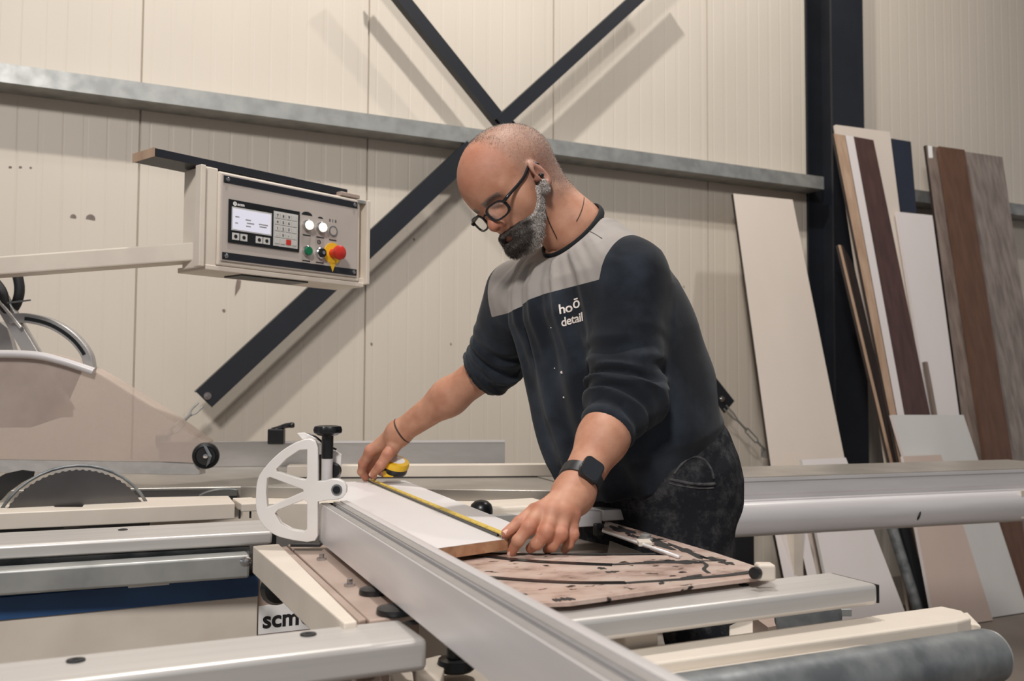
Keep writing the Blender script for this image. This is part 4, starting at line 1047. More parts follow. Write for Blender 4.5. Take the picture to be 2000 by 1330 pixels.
def sdf_obj(name, parts, mats, parent, attrs=None, mat_index=None):
    """parts: list of (V, Q); one mesh"""
    Vs = []; Qs = []; o = 0
    for v_, q_ in parts:
        Vs.append(v_); Qs.append(q_ + o); o += len(v_)
    Vv = np.concatenate(Vs); Q = np.concatenate(Qs); org = ORG[parent.name]
    me = bpy.data.meshes.new(name)
    me.vertices.add(len(Vv)); me.vertices.foreach_set('co', (Vv - np.array(org)).astype(f4).ravel())
    k = Q.shape[1]
    me.loops.add(Q.size); me.loops.foreach_set('vertex_index', Q.astype(np.int32).ravel())
    me.polygons.add(len(Q)); me.polygons.foreach_set('loop_start', (np.arange(len(Q)) * k).astype(np.int32))
    me.polygons.foreach_set('loop_total', np.full(len(Q), k, np.int32))
    me.polygons.foreach_set('use_smooth', np.ones(len(Q), bool))
    me.update(calc_edges=True); me.validate()
    for q in (mats if isinstance(mats, (list, tuple)) else [mats]): me.materials.append(MT[q] if isinstance(q, str) else q)
    if attrs:
        for an, fn in attrs.items():
            at = me.attributes.new(an, 'FLOAT', 'POINT'); at.data.foreach_set('value', fn(Vv.astype(f4)).astype(f4))
    ob = bpy.data.objects.new(name, me); scene.collection.objects.link(ob); ob.parent = parent; ORG[ob.name] = org
    return ob

# ================================================================== person materials
def attr(nt, name):
    a = N(nt, 'ShaderNodeAttribute'); a.attribute_name = name; return a.outputs['Fac']
def mixc(nt, fac, a, b_):
    m = N(nt, 'ShaderNodeMixRGB')
    for i, v in ((0, fac), (1, a), (2, b_)):
        if isinstance(v, (int, float)): m.inputs[i].default_value = v
        elif isinstance(v, tuple): m.inputs[i].default_value = v
        else: nt.links.new(v, m.inputs[i])
    return m.outputs[0]
def noise(nt, scale, detail=4, lo=0.4, hi=0.6, vec=None, rough=0.5):
    tc = N(nt, 'ShaderNodeTexCoord'); nz = N(nt, 'ShaderNodeTexNoise', i_Scale=scale, i_Detail=detail, i_Roughness=rough)
    if vec:
        mp = N(nt, 'ShaderNodeMapping'); mp.inputs['Scale'].default_value = vec
        nt.links.new(tc.outputs['Object'], mp.inputs[0]); nt.links.new(mp.outputs[0], nz.inputs['Vector'])
    else: nt.links.new(tc.outputs['Object'], nz.inputs['Vector'])
    mr = N(nt, 'ShaderNodeMapRange'); mr.inputs['From Min'].default_value = lo; mr.inputs['From Max'].default_value = hi
    nt.links.new(nz.outputs['Fac'], mr.inputs['Value']); return mr.outputs[0]
def bumpn(nt, b, h, strength, dist):
    bp = N(nt, 'ShaderNodeBump'); bp.inputs['Strength'].default_value = strength; bp.inputs['Distance'].default_value = dist
    nt.links.new(h, bp.inputs['Height']); nt.links.new(bp.outputs[0], b.inputs['Normal'])
m, nt, b = new_mat('skin')
c = mixc(nt, noise(nt, 28, 4, 0.35, 0.7), L((192, 142, 116)), L((174, 120, 94)))
c = mixc(nt, attr(nt, 'flush'), c, L((172, 100, 78)))
st = N(nt, 'ShaderNodeMath', operation='MULTIPLY'); nt.links.new(attr(nt, 'stubble'), st.inputs[0]); nt.links.new(noise(nt, 700, 2, 0.25, 0.70), st.inputs[1])
st2 = N(nt, 'ShaderNodeMath', operation='MULTIPLY'); nt.links.new(st.outputs[0], st2.inputs[0]); st2.inputs[1].default_value = 1.1; st2.use_clamp = True
c = mixc(nt, st2.outputs[0], c, L((112, 103, 98)))
c = mixc(nt, attr(nt, 'lip'), c, L((150, 88, 76)))
nt.links.new(c, b.inputs['Base Color'])
b.inputs['Roughness'].default_value = 0.58; b.inputs['Subsurface Weight'].default_value = 0.12
b.inputs['Subsurface Radius'].default_value = (0.012, 0.005, 0.003); b.inputs['Subsurface Scale'].default_value = 0.6
bumpn(nt, b, noise(nt, 160, 4, 0.3, 0.7), 0.12, 0.0015)
MT['skin'] = m
m, nt, b = new_mat('sweatshirt_fabric')
navy = mixc(nt, noise(nt, 9, 6, 0.45, 0.75), L((20, 25, 33)), L((50, 58, 68)))
gray = mixc(nt, noise(nt, 12, 5, 0.4, 0.7), L((158, 152, 147)), L((146, 139, 134)))
gt = N(nt, 'ShaderNodeMath', operation='GREATER_THAN'); nt.links.new(attr(nt, 'yoke'), gt.inputs[0]); gt.inputs[1].default_value = 0.5
c = mixc(nt, gt.outputs[0], navy, gray)
cl = N(nt, 'ShaderNodeMath', operation='GREATER_THAN'); nt.links.new(attr(nt, 'collar'), cl.inputs[0]); cl.inputs[1].default_value = 0.5
c = mixc(nt, cl.outputs[0], c, L((24, 26, 31)))
nt.links.new(c, b.inputs['Base Color']); b.inputs['Roughness'].default_value = 0.88; b.inputs['Specular IOR Level'].default_value = 0.2
b.inputs['Sheen Weight'].default_value = 0.08; b.inputs['Sheen Roughness'].default_value = 0.6
bumpn(nt, b, noise(nt, 500, 2, 0.3, 0.7), 0.1, 0.0006)
MT['shirt'] = m
m, nt, b = new_mat('dusty_work_denim')
c = mixc(nt, noise(nt, 20, 10, 0.48, 0.86, rough=0.8), L((30, 31, 36)), L((98, 97, 96)))
nt.links.new(c, b.inputs['Base Color']); b.inputs['Roughness'].default_value = 0.9; b.inputs['Specular IOR Level'].default_value = 0.2
bumpn(nt, b, noise(nt, 200, 4, 0.3, 0.7), 0.25, 0.0015)
MT['denim'] = m
m, nt, b = new_mat('beard_hair')
g1 = noise(nt, 380, 3, 0.38, 0.66)
dark = mixc(nt, g1, L((34, 28, 26)), L((70, 60, 54)))
grey = mixc(nt, g1, L((120, 112, 108)), L((214, 208, 202)))
c = mixc(nt, attr(nt, 'grey'), dark, grey)
nt.links.new(c, b.inputs['Base Color']); b.inputs['Roughness'].default_value = 0.7
bumpn(nt, b, g1, 0.5, 0.002)
MT['beard'] = m
MT['nail'] = mat('finger_nail', (222, 180, 162), 0.3)
MT['frame'] = mat('black_spectacle_frame', (20, 22, 26), 0.25)
MT['watch'] = mat('matte_black_watch', (28, 29, 33), 0.4)
MT['watchface'] = mat('dark_watch_glass', (44, 47, 52), 0.12)
MT['cord'] = mat('brown_leather_cord', (62, 44, 34), 0.6)
MT['print'] = mat('white_shirt_print', (226, 216, 208), 0.7)

# ================================================================== PERSON
hip = W(1290, 950, 1.93)
man = thing('person', 'bearded man with glasses and grey-navy sweatshirt bending to measure the white board', 'person', (hip.x, hip.y, 0.0))

# ---- head frame
Hm = np.array([[-0.545, -0.5957, -0.59], [-0.2861, -0.5293, 0.7987], [0.7881, -0.6041, -0.118]])   # columns in camera axes
cb3 = np.stack([np.array(CR), np.array(CU), np.array(CF)], 1)
HR = cb3 @ Hm
u_, _s, vt = np.linalg.svd(HR); HR = u_ @ vt
_y = math.radians(4); HR = np.stack([HR[:, 0] * math.cos(_y) - HR[:, 1] * math.sin(_y), HR[:, 1] * math.cos(_y) + HR[:, 0] * math.sin(_y), HR[:, 2]], 1)
HS = 1.0
HT = np.array(W(1018, 365, 1.875))
def to_head(p): return ((p - HT.astype(f4)) @ HR.astype(f4)) / HS
def H(x, y, z): return Vector(HT + HR @ (np.array([x, y, z]) * HS))
NB = to_head(A_(W(1122, 452, 1.90))[None])[0]         # neck base in head units
NB2 = to_head(A_(W(1150, 500, 1.93))[None])[0]
def head_local(p):
    ax_ = np.abs(p[:, 0]); pm = p.copy(); pm[:, 0] = ax_
    d = ell(p, (0, .007, .044), (.081, .115, .090))
    d = smin(d, ell(p, (0, .034, -.004), (.064, .067, .084)), .03)
    d = smin(d, ell(p, (0, .042, -.054), (.051, .050, .038)), .03)
    d = smin(d, sph(pm, (.010, .076, -.078), .018), .03)
    d = smin(d, sph(pm, (.046, .056, -.020), .026), .025)
    d = smin(d, cap(pm, (.050, .078, .020), (.006, .094, .016), .008, .010), .018)
    d = smax(d, -ell(pm, (.032, .108, -.004), (.019, .020, .013)), .016)
    d = smin(d, sph(pm, (.031, .079, -.004), .0148), .004)
    d = smax(d, -cap(pm, (.020, .0955, -.0085), (.041, .0905, -.0095), .0008, .0008), .002)
    d = smin(d, cap(p, (0, .093, .012), (0, .113, -.022), .0065, .0085), .012)
    d = smin(d, sph(p, (0, .116, -.031), .0100), .008)
    d = smin(d, sph(pm, (.0125, .105, -.035), .0085), .006)
    d = smax(d, -sph(pm, (.0065, .111, -.044), .0036), .003)
    d = smin(d, ell(p, (0, .092, -.059), (.024, .013, .007)), .006)
    d = smin(d, ell(p, (0, .090, -.0705), (.021, .012, .0075)), .005)
    d = smax(d, -cap(pm, (0, .1045, -.0645), (.022, .095, -.0655), .0010, .0008), .002)
    # ears
    a = math.radians(-14); R = np.array([[1, 0, 0], [0, math.cos(a), -math.sin(a)], [0, math.sin(a), math.cos(a)]]) @ np.array([[math.cos(.38), math.sin(.38), 0], [-math.sin(.38), math.cos(.38), 0], [0, 0, 1]])
    e = ell(pm, (.083, .010, .000), (.0075, .0185, .032), R)
    e = smin(e, sph(pm, (.081, .018, -.028), .0085), .008)
    e = smax(e, -ell(pm, (.0905, .013, -.002), (.0095, .0105, .018), R), .004)
    e = smax(e, -ell(pm, (.0925, .009, .013), (.006, .012, .013), R), .004)
    e = smin(e, sph(pm, (.083, .024, -.006), .006), .004)
    d = smin(d, e, .006)
    # neck
    d = smin(d, cap(p, (0, -.030, -.030), tuple(NB), .061, .060), .03)
    d = smin(d, cap(p, tuple(NB), tuple(NB2), .060, .058), .03)
    d = smin(d, cap(pm, (.045, -.02, -.05), tuple(NB * np.array([.0, 1, 1]) + np.array([.012, .040, 0])), .012, .012), .02)   # neck tendon
    return d
def head_sdf(p): return head_local(to_head(p)) * HS
c0 = np.array(H(0, 0, -.02)); lo = c0 - .19; hi = c0 + .19
hi = np.maximum(hi, np.array(W(1160, 520, 1.97)) + .05); lo[2] = min(lo[2], W(1150, 500, 1.95).z - .02)
headV, headQ = surface_nets(head_sdf, lo, hi, 0.0021)

# ---- torso and legs under the clothes, arms
NAX = np.array
LAT = A_((R0 * 0.646 - F0 * 0.763).normalized())            # towards his left (near) side
FRT = A_((R0 * -0.763 - F0 * 0.646).normalized())           # the way he faces
LS = W(1222, 540, 1.745); RS = W(1012, 572, 2.02)
LE = W(1222, 772, 1.68); LWr = W(1119, 966, 1.52)
RE = W(960, 716, 2.14); RWr = W(779, 846, 2.245)
# ---------------- near hand (his left)
def chain(pts): return [W(*q) for q in pts]
LH = {
 'thumb': (chain([(1085, 985, 1.50), (1045, 998, 1.475), (1015, 1021, 1.45), (989, 1041, 1.435)]), (.0135, .0115, .0095, .0075)),
 'index': (chain([(1100, 975, 1.51), (1056, 999, 1.462), (1032, 1030, 1.425), (1012, 1056, 1.42), (1000, 1077, 1.428)]), (.013, .0112, .0096, .0084, .0070)),
 'middle': (chain([(1106, 975, 1.51), (1079, 1001, 1.455), (1067, 1040, 1.425), (1048, 1062, 1.425), (1036, 1071, 1.44)]), (.013, .0112, .0098, .0085, .0070)),
 'ring': (chain([(1112, 977, 1.51), (1100, 1004, 1.46), (1096, 1043, 1.435), (1079, 1065, 1.435), (1069, 1073, 1.45)]), (.013, .0108, .0094, .0082, .0068)),
 'little': (chain([(1118, 979, 1.51), (1117, 1010, 1.47), (1119, 1044, 1.455), (1110, 1064, 1.455), (1103, 1073, 1.465)]), (.012, .0098, .0084, .0074, .0062)),
}
RH = {
 'thumb': (chain([(770, 872, 2.235), (757, 888, 2.215), (744, 908, 2.21), (729, 925, 2.225)]), (.016, .0135, .0112, .0088)),
 'index': (chain([(760, 856, 2.26), (724, 882, 2.265), (709, 905, 2.275), (706, 921, 2.285), (714, 934, 2.29)]), (.016, .0135, .0108, .0094, .0080)),
 'middle': (chain([(766, 860, 2.28), (738, 886, 2.30), (724, 908, 2.31), (722, 922, 2.315), (730, 932, 2.31)]), (.015, .0125, .0106, .0092, .008)),
 'ring': (chain([(772, 862, 2.29), (752, 890, 2.32), (742, 910, 2.33), (744, 921, 2.33), (752, 927, 2.32)]), (.015, .012, .0102, .009, .008)),
 'little': (chain([(778, 862, 2.30), (764, 890, 2.335), (758, 908, 2.345), (760, 916, 2.345), (766, 920, 2.335)]), (.014, .011, .0095, .0085, .007)),
}
def hand_sdf(p, Hh, wrist, elbow, wr, fr, kk=.008, palm=.013):
    d = cap(p, elbow, elbow + (wrist - elbow) * .45, fr, fr * .93)
    d = smin(d, cap(p, elbow + (wrist - elbow) * .45, wrist, fr * .93, wr), .03)
    names = ['index', 'middle', 'ring', 'little']
    for a_, b__ in zip(names[:-1], names[1:]):
        A1, A2 = Hh[a_][0][1], Hh[b__][0][1]
        mid = (A1 + A2) * .5; d = smin(d, cap(p, wrist, mid, wr * .86, palm * 1.06), .020)
    prev = None
    for nme, (pts, rr) in Hh.items():
        f_ = None
        for i in range(len(pts) - 1):
            s_ = cap(p, pts[i], pts[i + 1], rr[i], rr[i + 1]); f_ = s_ if f_ is None else smin(f_, s_, .003)
        for i in range(2, len(pts) - 1):       # knuckle swell
            f_ = smin(f_, sph(p, pts[i], rr[i] * 1.03), .003)
        d = smin(d, f_, kk)
    for nme in names:                          # knuckles on the back of the hand
        d = smin(d, sph(p, Hh[nme][0][1] + Vector((0, 0, .002)), Hh[nme][1][1] * 1.02), .008)
    # tendons
    for nme in names:
        q = Hh[nme][0]; d = smin(d, cap(p, wrist + (q[1] - wrist) * .35 + Vector((0, 0, wr * .75)), q[1] + Vector((0, 0, palm * .75)), .0025, .0035), .010)
    return d
for Hh_, s__ in ((LH, 1.11), (RH, 1.06)):
    for k_ in Hh_: Hh_[k_] = (Hh_[k_][0], tuple(r * s__ for r in Hh_[k_][1]))
fL = lambda p: hand_sdf(p, LH, LWr, LE, .0310, .043)
fR = lambda p: hand_sdf(p, RH, RWr, RE, .0275, .043)
def bounds(pts, m): a = np.array([tuple(q) for q in pts]); return a.min(0) - m, a.max(0) + m
lo, hi = bounds([q for v_ in LH.values() for q in v_[0]] + [LWr, LE], .05)
LHm = surface_nets(fL, lo, hi, 0.0017)
lo, hi = bounds([q for v_ in RH.values() for q in v_[0]] + [RWr, RE], .05)
RHm = surface_nets(fR, lo, hi, 0.0018)

# torso loft
def prep_loft(nodes):
    C_ = np.array([tuple(W(*n_[:3])) for n_ in nodes], f4); a_ = np.array([n_[3] for n_ in nodes], f4); b__ = np.array([n_[4] for n_ in nodes], f4)
    ax = C_[-1] - C_[0]; Ln = np.linalg.norm(ax); ax = ax / Ln
    tt = (C_ - C_[0]) @ ax
    fr = FRT - ax * (FRT @ ax); fr /= np.linalg.norm(fr); lt = np.cross(ax, fr); lt = lt if lt @ LAT > 0 else -lt
    return C_, a_, b__, ax, tt, fr, lt
def loft_sdf(p, LF, grow=0.0, e=2.3, disp=None):
    C_, a_, b__, ax, tt, fr, lt = LF
    t = (p - C_[0]) @ ax; tc_ = np.clip(t, tt[0], tt[-1])
    cx = np.stack([np.interp(tc_, tt, C_[:, i]) for i in range(3)], -1)
    a = np.interp(tc_, tt, a_) + grow; b_2 = np.interp(tc_, tt, b__) + grow
    q = p - cx; u = q @ lt; v = q @ fr
    rr = (np.abs(u / a) ** e + np.abs(v / b_2) ** e + 1e-9) ** (1 / e)
    d = (rr - 1) * np.minimum(a, b_2)
    if disp is not None: d = d + disp(p, t, u / a, v / b_2, rr)
    over = np.maximum(t - tt[-1], tt[0] - t)
    return np.where(over > 0, np.sqrt(np.maximum(d, 0) ** 2 + over ** 2) + np.minimum(np.maximum(d, -.05), 0) * 0 , d)
NOD = [(1248, 935, 1.92, .168, .150), (1238, 860, 1.90, .186, .168), (1216, 770, 1.90, .188, .172), (1188, 670, 1.885, .188, .155),
       (1158, 590, 1.88, .190, .140), (1138, 530, 1.885, .175, .116), (1132, 485, 1.895, .115, .090), (1126, 455, 1.90, .080, .078)]
LF = prep_loft(NOD)
def shirt_folds(p, t, u, v, rr):
    front = sstep(-.2, .6, v)
    # vertical drapes hanging from the yoke, diagonal pulls towards the hem
    f_ = np.sin(u * 15 + t * 6 + 1.0 * np.sin(t * 9)) * .0065 * front * sstep(.40, .26, np.abs(t - .28))
    f_ += np.sin((u * 5 + v * 3) * 1.3 + t * 42) * .0022 * sstep(.30, .05, t)
    f_ += .003 * np.sin(u * 34 + t * 12 + 1.5 * wob(p, 14, 6)) * front * sstep(.24, .32, t)
    f_ += wob(p, 38, 8) * .0045
    return f_
LU = LS + (LE - LS) * .55
def sleeve(p, sh, el, wr, cuff_t, r0, r1, r2, ph, bunch):
    """sleeve from the shoulder over the elbow to a pushed-up cuff"""
    cuff = el + (wr - el) * cuff_t
    d = cap(p, sh, el, r0, r1)
    d = smin(d, cap(p, el, cuff, r1, r2), .03)
    a4 = A_(sh); ab = A_(el - sh); Ln = float(np.linalg.norm(ab)); t1 = np.clip(((p - a4) @ ab) / (Ln * Ln), 0, 1) * Ln
    c4 = A_(el); cb_ = A_(cuff - el); L2 = float(np.linalg.norm(cb_)); t2 = np.clip(((p - c4) @ cb_) / (L2 * L2), 0, 1.3) * L2
    s_ = t1 + t2                                     # arc length
    q = p @ A_((.35, .6, .7)); amp = bunch * sstep(Ln * .35, Ln * .95, s_)
    fold = np.sin(s_ * 150 + ph + 3.0 * np.sin(q * 22 + ph) + 1.5 * np.sin((p @ A_((.8, -.5, .3))) * 30))
    d = d - amp * .5 * (fold + .4 * np.sin(s_ * 240 + q * 40))
    t4 = cb_ / L2; pl_ = (p - A_(cuff)) @ t4
    rib = sstep(-.052, -.040, pl_)
    d = d + rib * (amp * .5 * (fold)) * .8 + rib * .003
    near = sstep(r0 * 3.5, r0 * 2.2, np.linalg.norm(p - c4, axis=-1))
    return np.where((pl_ > -.12) & (near > 0), np.maximum(d, pl_), d)
NPT = W(1116, 449, 1.895); NAXV = (CR * -.68 + CU * .73 - CF * .38).normalized()
def shirt_sdf(p):
    d = loft_sdf(p, LF, disp=shirt_folds)
    nb = W(1130, 488, 1.90)
    d = smin(d, cap(p, nb, LS, .066, .070), .05)
    d = smin(d, cap(p, nb, RS, .060, .060), .05)
    sl = sleeve(p, LS, LE, LWr, .40, .074, .066, .050, 0.0, .0120)
    sr = sleeve(p, RS, RE, RWr, .12, .072, .064, .056, 1.7, .0110)
    d = smin(d, sl, .022); d = smin(d, sr, .022)
    # hem plane: lower at the front
    hp = A_(W(1250, 925, 1.9)); hn = A_((FRT * -.42 + LAT * .10 - np.array([0, 0, 1], f4)) ); hn = hn / np.linalg.norm(hn)
    cut = (p - hp) @ hn
    arm = np.minimum(sl, sr)
    dd = np.maximum(d, np.where(arm > .02, cut, -1))
    # neck opening
    npt = A_(NPT); nax = A_(NAXV)
    up = (p - npt) @ nax
    r_ = np.linalg.norm(p - npt - up[:, None] * nax, axis=-1)
    dd = smax(dd, -(np.maximum(r_ - .070, -(up + .022))), .006)
    dd = smax(dd, np.where(r_ < .16, np.minimum(up + .005 - .38 * (r_ - .074), .05), -1), .012)
    return dd
lo, hi = bounds([LS, RS, LE, RE, LE + (LWr - LE) * .32, W(1400, 960, 2.0), W(1090, 960, 1.75), W(1250, 940, 1.9)], .13)
shV, shQ = surface_nets(shirt_sdf, lo, hi, 0.0042)
def armsplit(p):
    return p
def yoke_attr(p):
    C_, a_, b__, ax, tt, fr, lt = LF
    t = (p - C_[0]) @ ax
    q = p - C_[4]; u = q @ lt; v = q @ fr
    # seam height: across the chest, dropping to the far side, higher at back
    line = W(1090, 567, 1.78); tl = float((A_(line) - C_[0]) @ ax)
    tor = t - (tl - .10 * 0 + np.where(v > 0, 0.0, .03) + (-.02) * sstep(0, -.15, u))
    # sleeves are navy : distance beyond the armhole plane
    def hole(S, E, sg, off):
        s4 = A_(S); n_ = lt * sg * .93 - ax * (.30 if sg > 0 else -.1); n_ = n_ / np.linalg.norm(n_)
        return off + (.055 * sstep(0, -.10, v) if sg > 0 else 0) - (p - s4) @ n_
    arm = np.minimum(hole(LS, LE, 1, .004), hole(RS, RE, -1, .02))
    return np.clip(.5 + np.minimum(tor, arm) * 40, 0, 1)
def zero(p): return np.zeros(len(p), f4)
shirt = sdf_obj('sweatshirt', [(shV, shQ)], 'shirt', man, {'yoke': yoke_attr, 'collar': zero})
# collar rib: ring round the neck opening
npt = NPT; nax = NAXV
e1 = (Vector(FRT) - nax * Vector(FRT).dot(nax)).normalized(); e2 = nax.cross(e1)
def ring_path(c, r1_, r2_, n=48, off=0, tilt=0.0):
    return [c + e1 * (math.cos(2 * math.pi * k / n) * r1_) + e2 * (math.sin(2 * math.pi * k / n) * r2_) + nax * (off + tilt * math.cos(2 * math.pi * k / n)) for k in range(n)]
cc = ring_path(npt, .0745, .0745, off=-.004)
g = G(); rings = []
for k in range(49):
    p = cc[k % 48]; rad = (p - npt); rad = (rad - nax * rad.dot(nax)).normalized()
    rings.append([p + rad * (math.cos(a) * .0032) + nax * (math.sin(a) * .0085) for a in [2 * math.pi * j / 12 for j in range(12)]])
g.loft(rings, cap=False).build('collar', mat('black_rib_knit', (24, 26, 31), 0.9), man, smooth=True)

# body core
CORE = prep_loft([(n_[0], n_[1], n_[2], n_[3] - .03, n_[4] - .03) for n_ in NOD])
LK = W(1350, 1250, 1.80); RK = W(1170, 1240, 2.02)
LHp = W(1322, 985, 1.86); RHp = W(1238, 985, 2.00)
def ankle(K, dx): return Vector((K.x + dx, K.y + .02, .09))
LAk, RAk = ankle(LK, .03), ankle(RK, .0)
def core_sdf(p, g_=0.0):
    d = loft_sdf(p, CORE, g_)
    d = smin(d, cap(p, LHp, RHp, .105 + g_, .105 + g_), .05)
    for a_, k_, n_ in ((LHp, LK, LAk), (RHp, RK, RAk)):
        d = smin(d, cap(p, a_, k_, .088 + g_, .060 + g_), .05); d = smin(d, cap(p, k_, n_, .058 + g_, .040 + g_), .03)
    d = smin(d, cap(p, LS, LE, .048, .042), .03); d = smin(d, cap(p, RS, RE, .048, .042), .03)
    nbw = W(1140, 500, 1.91); d = smin(d, cap(p, nbw, LS, .045, .048), .03); d = smin(d, cap(p, nbw, RS, .045, .045), .03)
    return d
lo, hi = bounds([LS, RS, LE, RE, LAk, RAk, LHp, RHp, W(1400, 900, 1.95)], .12)
CoreM = surface_nets(core_sdf, lo, hi, 0.012)
def hd(p): return to_head(p)
def near_head(p): return np.linalg.norm(p - HT.astype(f4), axis=1) < .26
def stubble(p):
    q = to_head(p); x, y, z = q[:, 0], q[:, 1], q[:, 2]
    m_ = sstep(.060, .030, y + .10 * np.maximum(.05 - z, 0)) * (.55 + .35 * sstep(.02, -.06, y) + .35 * sstep(.045, .02, np.abs(x)) * sstep(.10, .12, z))
    m_ *= sstep(-.085, -.03, z + .25 * np.maximum(-y - .03, 0)) * near_head(p)
    br = (sstep(.007, .004, np.abs(z - .0125 - .05 * (0.03 - np.abs(np.abs(x) - .03)))) * sstep(.054, .046, np.abs(x)) * sstep(.008, .014, np.abs(x)) * (y > .07))
    return np.clip(np.maximum(m_, 1.6 * br * near_head(p)), 0, 1.6)
def flush(p):
    q = to_head(p); nh = near_head(p)
    e = sstep(.030, .012, np.linalg.norm(q - A_((0, .118, -.03)), axis=1)) * .5
    e = np.maximum(e, sstep(.04, .02, np.abs(np.linalg.norm((q - A_((-.084, .0, 0))), axis=1))) * .6)
    e = np.maximum(e, sstep(.03, .08, z_(q)) * sstep(.02, .07, q[:, 1]) * .35)
    out = e * nh
    for Hh in (LH, RH):
        for nme, (pts, rr) in Hh.items():
            for i in (1, 2):
                out = np.maximum(out, .38 * sstep(.018, .006, np.linalg.norm(p - A_(pts[i]), axis=1) - rr[i] * .6))
            out = np.maximum(out, .45 * sstep(.022, .008, np.linalg.norm(p - A_(pts[-1]), axis=1)))
    return out
def z_(q): return q[:, 2]
def lip(p):
    q = to_head(p); r_ = np.sqrt((q[:, 0] / .023) ** 2 + ((q[:, 2] + .066) / .011) ** 2)
    return .7 * sstep(1.0, .7, r_) * (q[:, 1] > .085)
body = sdf_obj('body', [(headV, headQ), LHm, RHm, CoreM], 'skin', man, {'stubble': stubble, 'flush': flush, 'lip': lip})

# ---- trousers
PN = [(1312, 1010, 1.92, .150, .125), (1296, 965, 1.92, .168, .140), (1285, 925, 1.91, .170, .145), (1275, 880, 1.91, .160, .140), (1265, 850, 1.91, .150, .13)]
PF = prep_loft(PN)
def trouser_sdf(p):
    d = loft_sdf(p, PF)
    for a_, k_, n_, s_ in ((LHp, LK, LAk, 0), (RHp, RK, RAk, 1)):
        l_ = smin(cap(p, a_, k_, .112, .086), cap(p, k_, n_, .084, .072), .03)
        d = smin(d, l_, .05)
    d = d - .004 * wob(p, 45, 8) - .002 * np.sin((p @ A_((.4, .3, 1.)) * 90) + 3 * wob(p, 20, 5)) * sstep(.9, .8, p[:, 2])
    return np.maximum(d, .02 - p[:, 2])
lo, hi = bounds([LAk, RAk, LHp, RHp, W(1265, 850, 1.91), W(1420, 950, 1.9)], .14); lo[2] = 0.03
tr_ = surface_nets(trouser_sdf, lo, hi, 0.0065)
sdf_obj('trousers', [tr_], 'denim', man)
# shoes
for K_ in (LAk, RAk):
    fr = Vector(FRT); fr.z = 0; fr.normalize()
    def shoe(p, K_=K_, fr=fr):
        d = cap(p, Vector((K_.x, K_.y, .055)) - fr * .04, Vector((K_.x, K_.y, .045)) + fr * .17, .050, .042)
        d = smin(d, cap(p, Vector((K_.x, K_.y, .05)), Vector((K_.x, K_.y, .12)), .05, .05), .02)
        return np.maximum(d, .001 - p[:, 2])
    lo, hi = bounds([K_ - fr * .06, K_ + fr * .24], .09); lo[2] = -.01
    sdf_obj('work_shoe', [surface_nets(shoe, lo, hi, .005)], 'blackmatt', man)

# ---- beard: shell plus strands
def beard_t(q):
    x, y, z = q[:, 0], q[:, 1], q[:, 2]; ax_ = np.abs(x)
    cheek = np.interp(y, [-.02, .018, .032, .045, .060, .075, .088, .12], [-.02, -.006, -.012, -.036, -.050, -.050, -.0475, -.047]).astype(f4)
    m_ = sstep(.0, .010, cheek - z) * sstep(-.006, .008, y - .014 - .62 * np.maximum(-.035 - z, 0))
    m_ = m_ * sstep(-.122, -.106, z + .0)
    m_ = m_ * (1 - sstep(1.15, .85, np.sqrt((x / .018) ** 2 + ((z + .0675) / .0062) ** 2)) * (y > .07))
    under = sstep(.0, .03, y - (-.095 - z) * .6)       # do not run down the neck
    th = np.interp(z, [-.13, -.10, -.075, -.055, -.03, .0], [.014, .013, .009, .006, .005, .003]).astype(f4)
    th = th + .004 * sstep(.06, .09, y) * sstep(-.075, -.09, z)
    return -.004 + m_ * (th + .004)
def beard_sdf(p):
    q = to_head(p)
    return (head_local(q) - beard_t(q) - .0016 * wob(q, 900, 10) - .0012 * wob(q, 450, 8, 5)) * HS
c0 = np.array(H(0, .05, -.07)); bV, bQ = surface_nets(beard_sdf, c0 - .115, c0 + .115, 0.0019)
keep_v = beard_t(to_head(bV.astype(f4))) > -.0025
bQ = bQ[keep_v[bQ].all(1)]; used = np.unique(bQ); rm = np.full(len(bV), -1); rm[used] = np.arange(len(used)); bV = bV[used]; bQ = rm[bQ]
def grey_attr(p):
    q = to_head(p); return np.clip(sstep(.062, .044, q[:, 1] - .62 * np.maximum(-.035 - q[:, 2], 0) + .010 * wob(q, 120, 5)) * .95 + .30 * wob(q, 420, 6), 0, 1)
beard = sdf_obj('beard', [(bV, bQ)], 'beard', man, {'grey': grey_attr})
rs = np.random.RandomState(11)
fc = bV[bQ].mean(1); nrm = np.cross(bV[bQ[:, 2]] - bV[bQ[:, 0]], bV[bQ[:, 3]] - bV[bQ[:, 1]]); nrm /= np.linalg.norm(nrm, axis=1)[:, None] + 1e-9
if ((fc - np.array(H(0, .02, -.05))) * nrm).sum(1).mean() < 0: nrm = -nrm
pick = rs.choice(len(fc), min(6000, len(fc))); root_ = fc[pick]; nn_ = nrm[pick]
ql = to_head(root_.astype(f4)); dn = HR @ np.array([0, .25, -1.0]); dn /= np.linalg.norm(dn)
ln = (.003 + .004 * sstep(-.05, -.10, ql[:, 2]) + .003 * rs.rand(len(pick)))[:, None]
dirs = nn_ * .55 + dn * .8 + rs.normal(size=root_.shape) * .28; dirs /= np.linalg.norm(dirs, axis=1)[:, None]
mid = root_ - nn_ * .001 + dirs * ln * .55; tip_ = mid + (dirs * .6 + dn * .5 + nn_ * -.1) * ln * .55
sd = np.cross(dirs, rs.normal(size=root_.shape)); sd /= np.linalg.norm(sd, axis=1)[:, None]; w_ = .00033
r0_ = root_ - nn_ * .001
SV = np.stack([r0_ - sd * w_, r0_ + sd * w_, mid - sd * w_ * .8, mid + sd * w_ * .8, tip_ - sd * w_ * .2, tip_ + sd * w_ * .2], 1).reshape(-1, 3)
base = np.arange(len(pick))[:, None] * 6
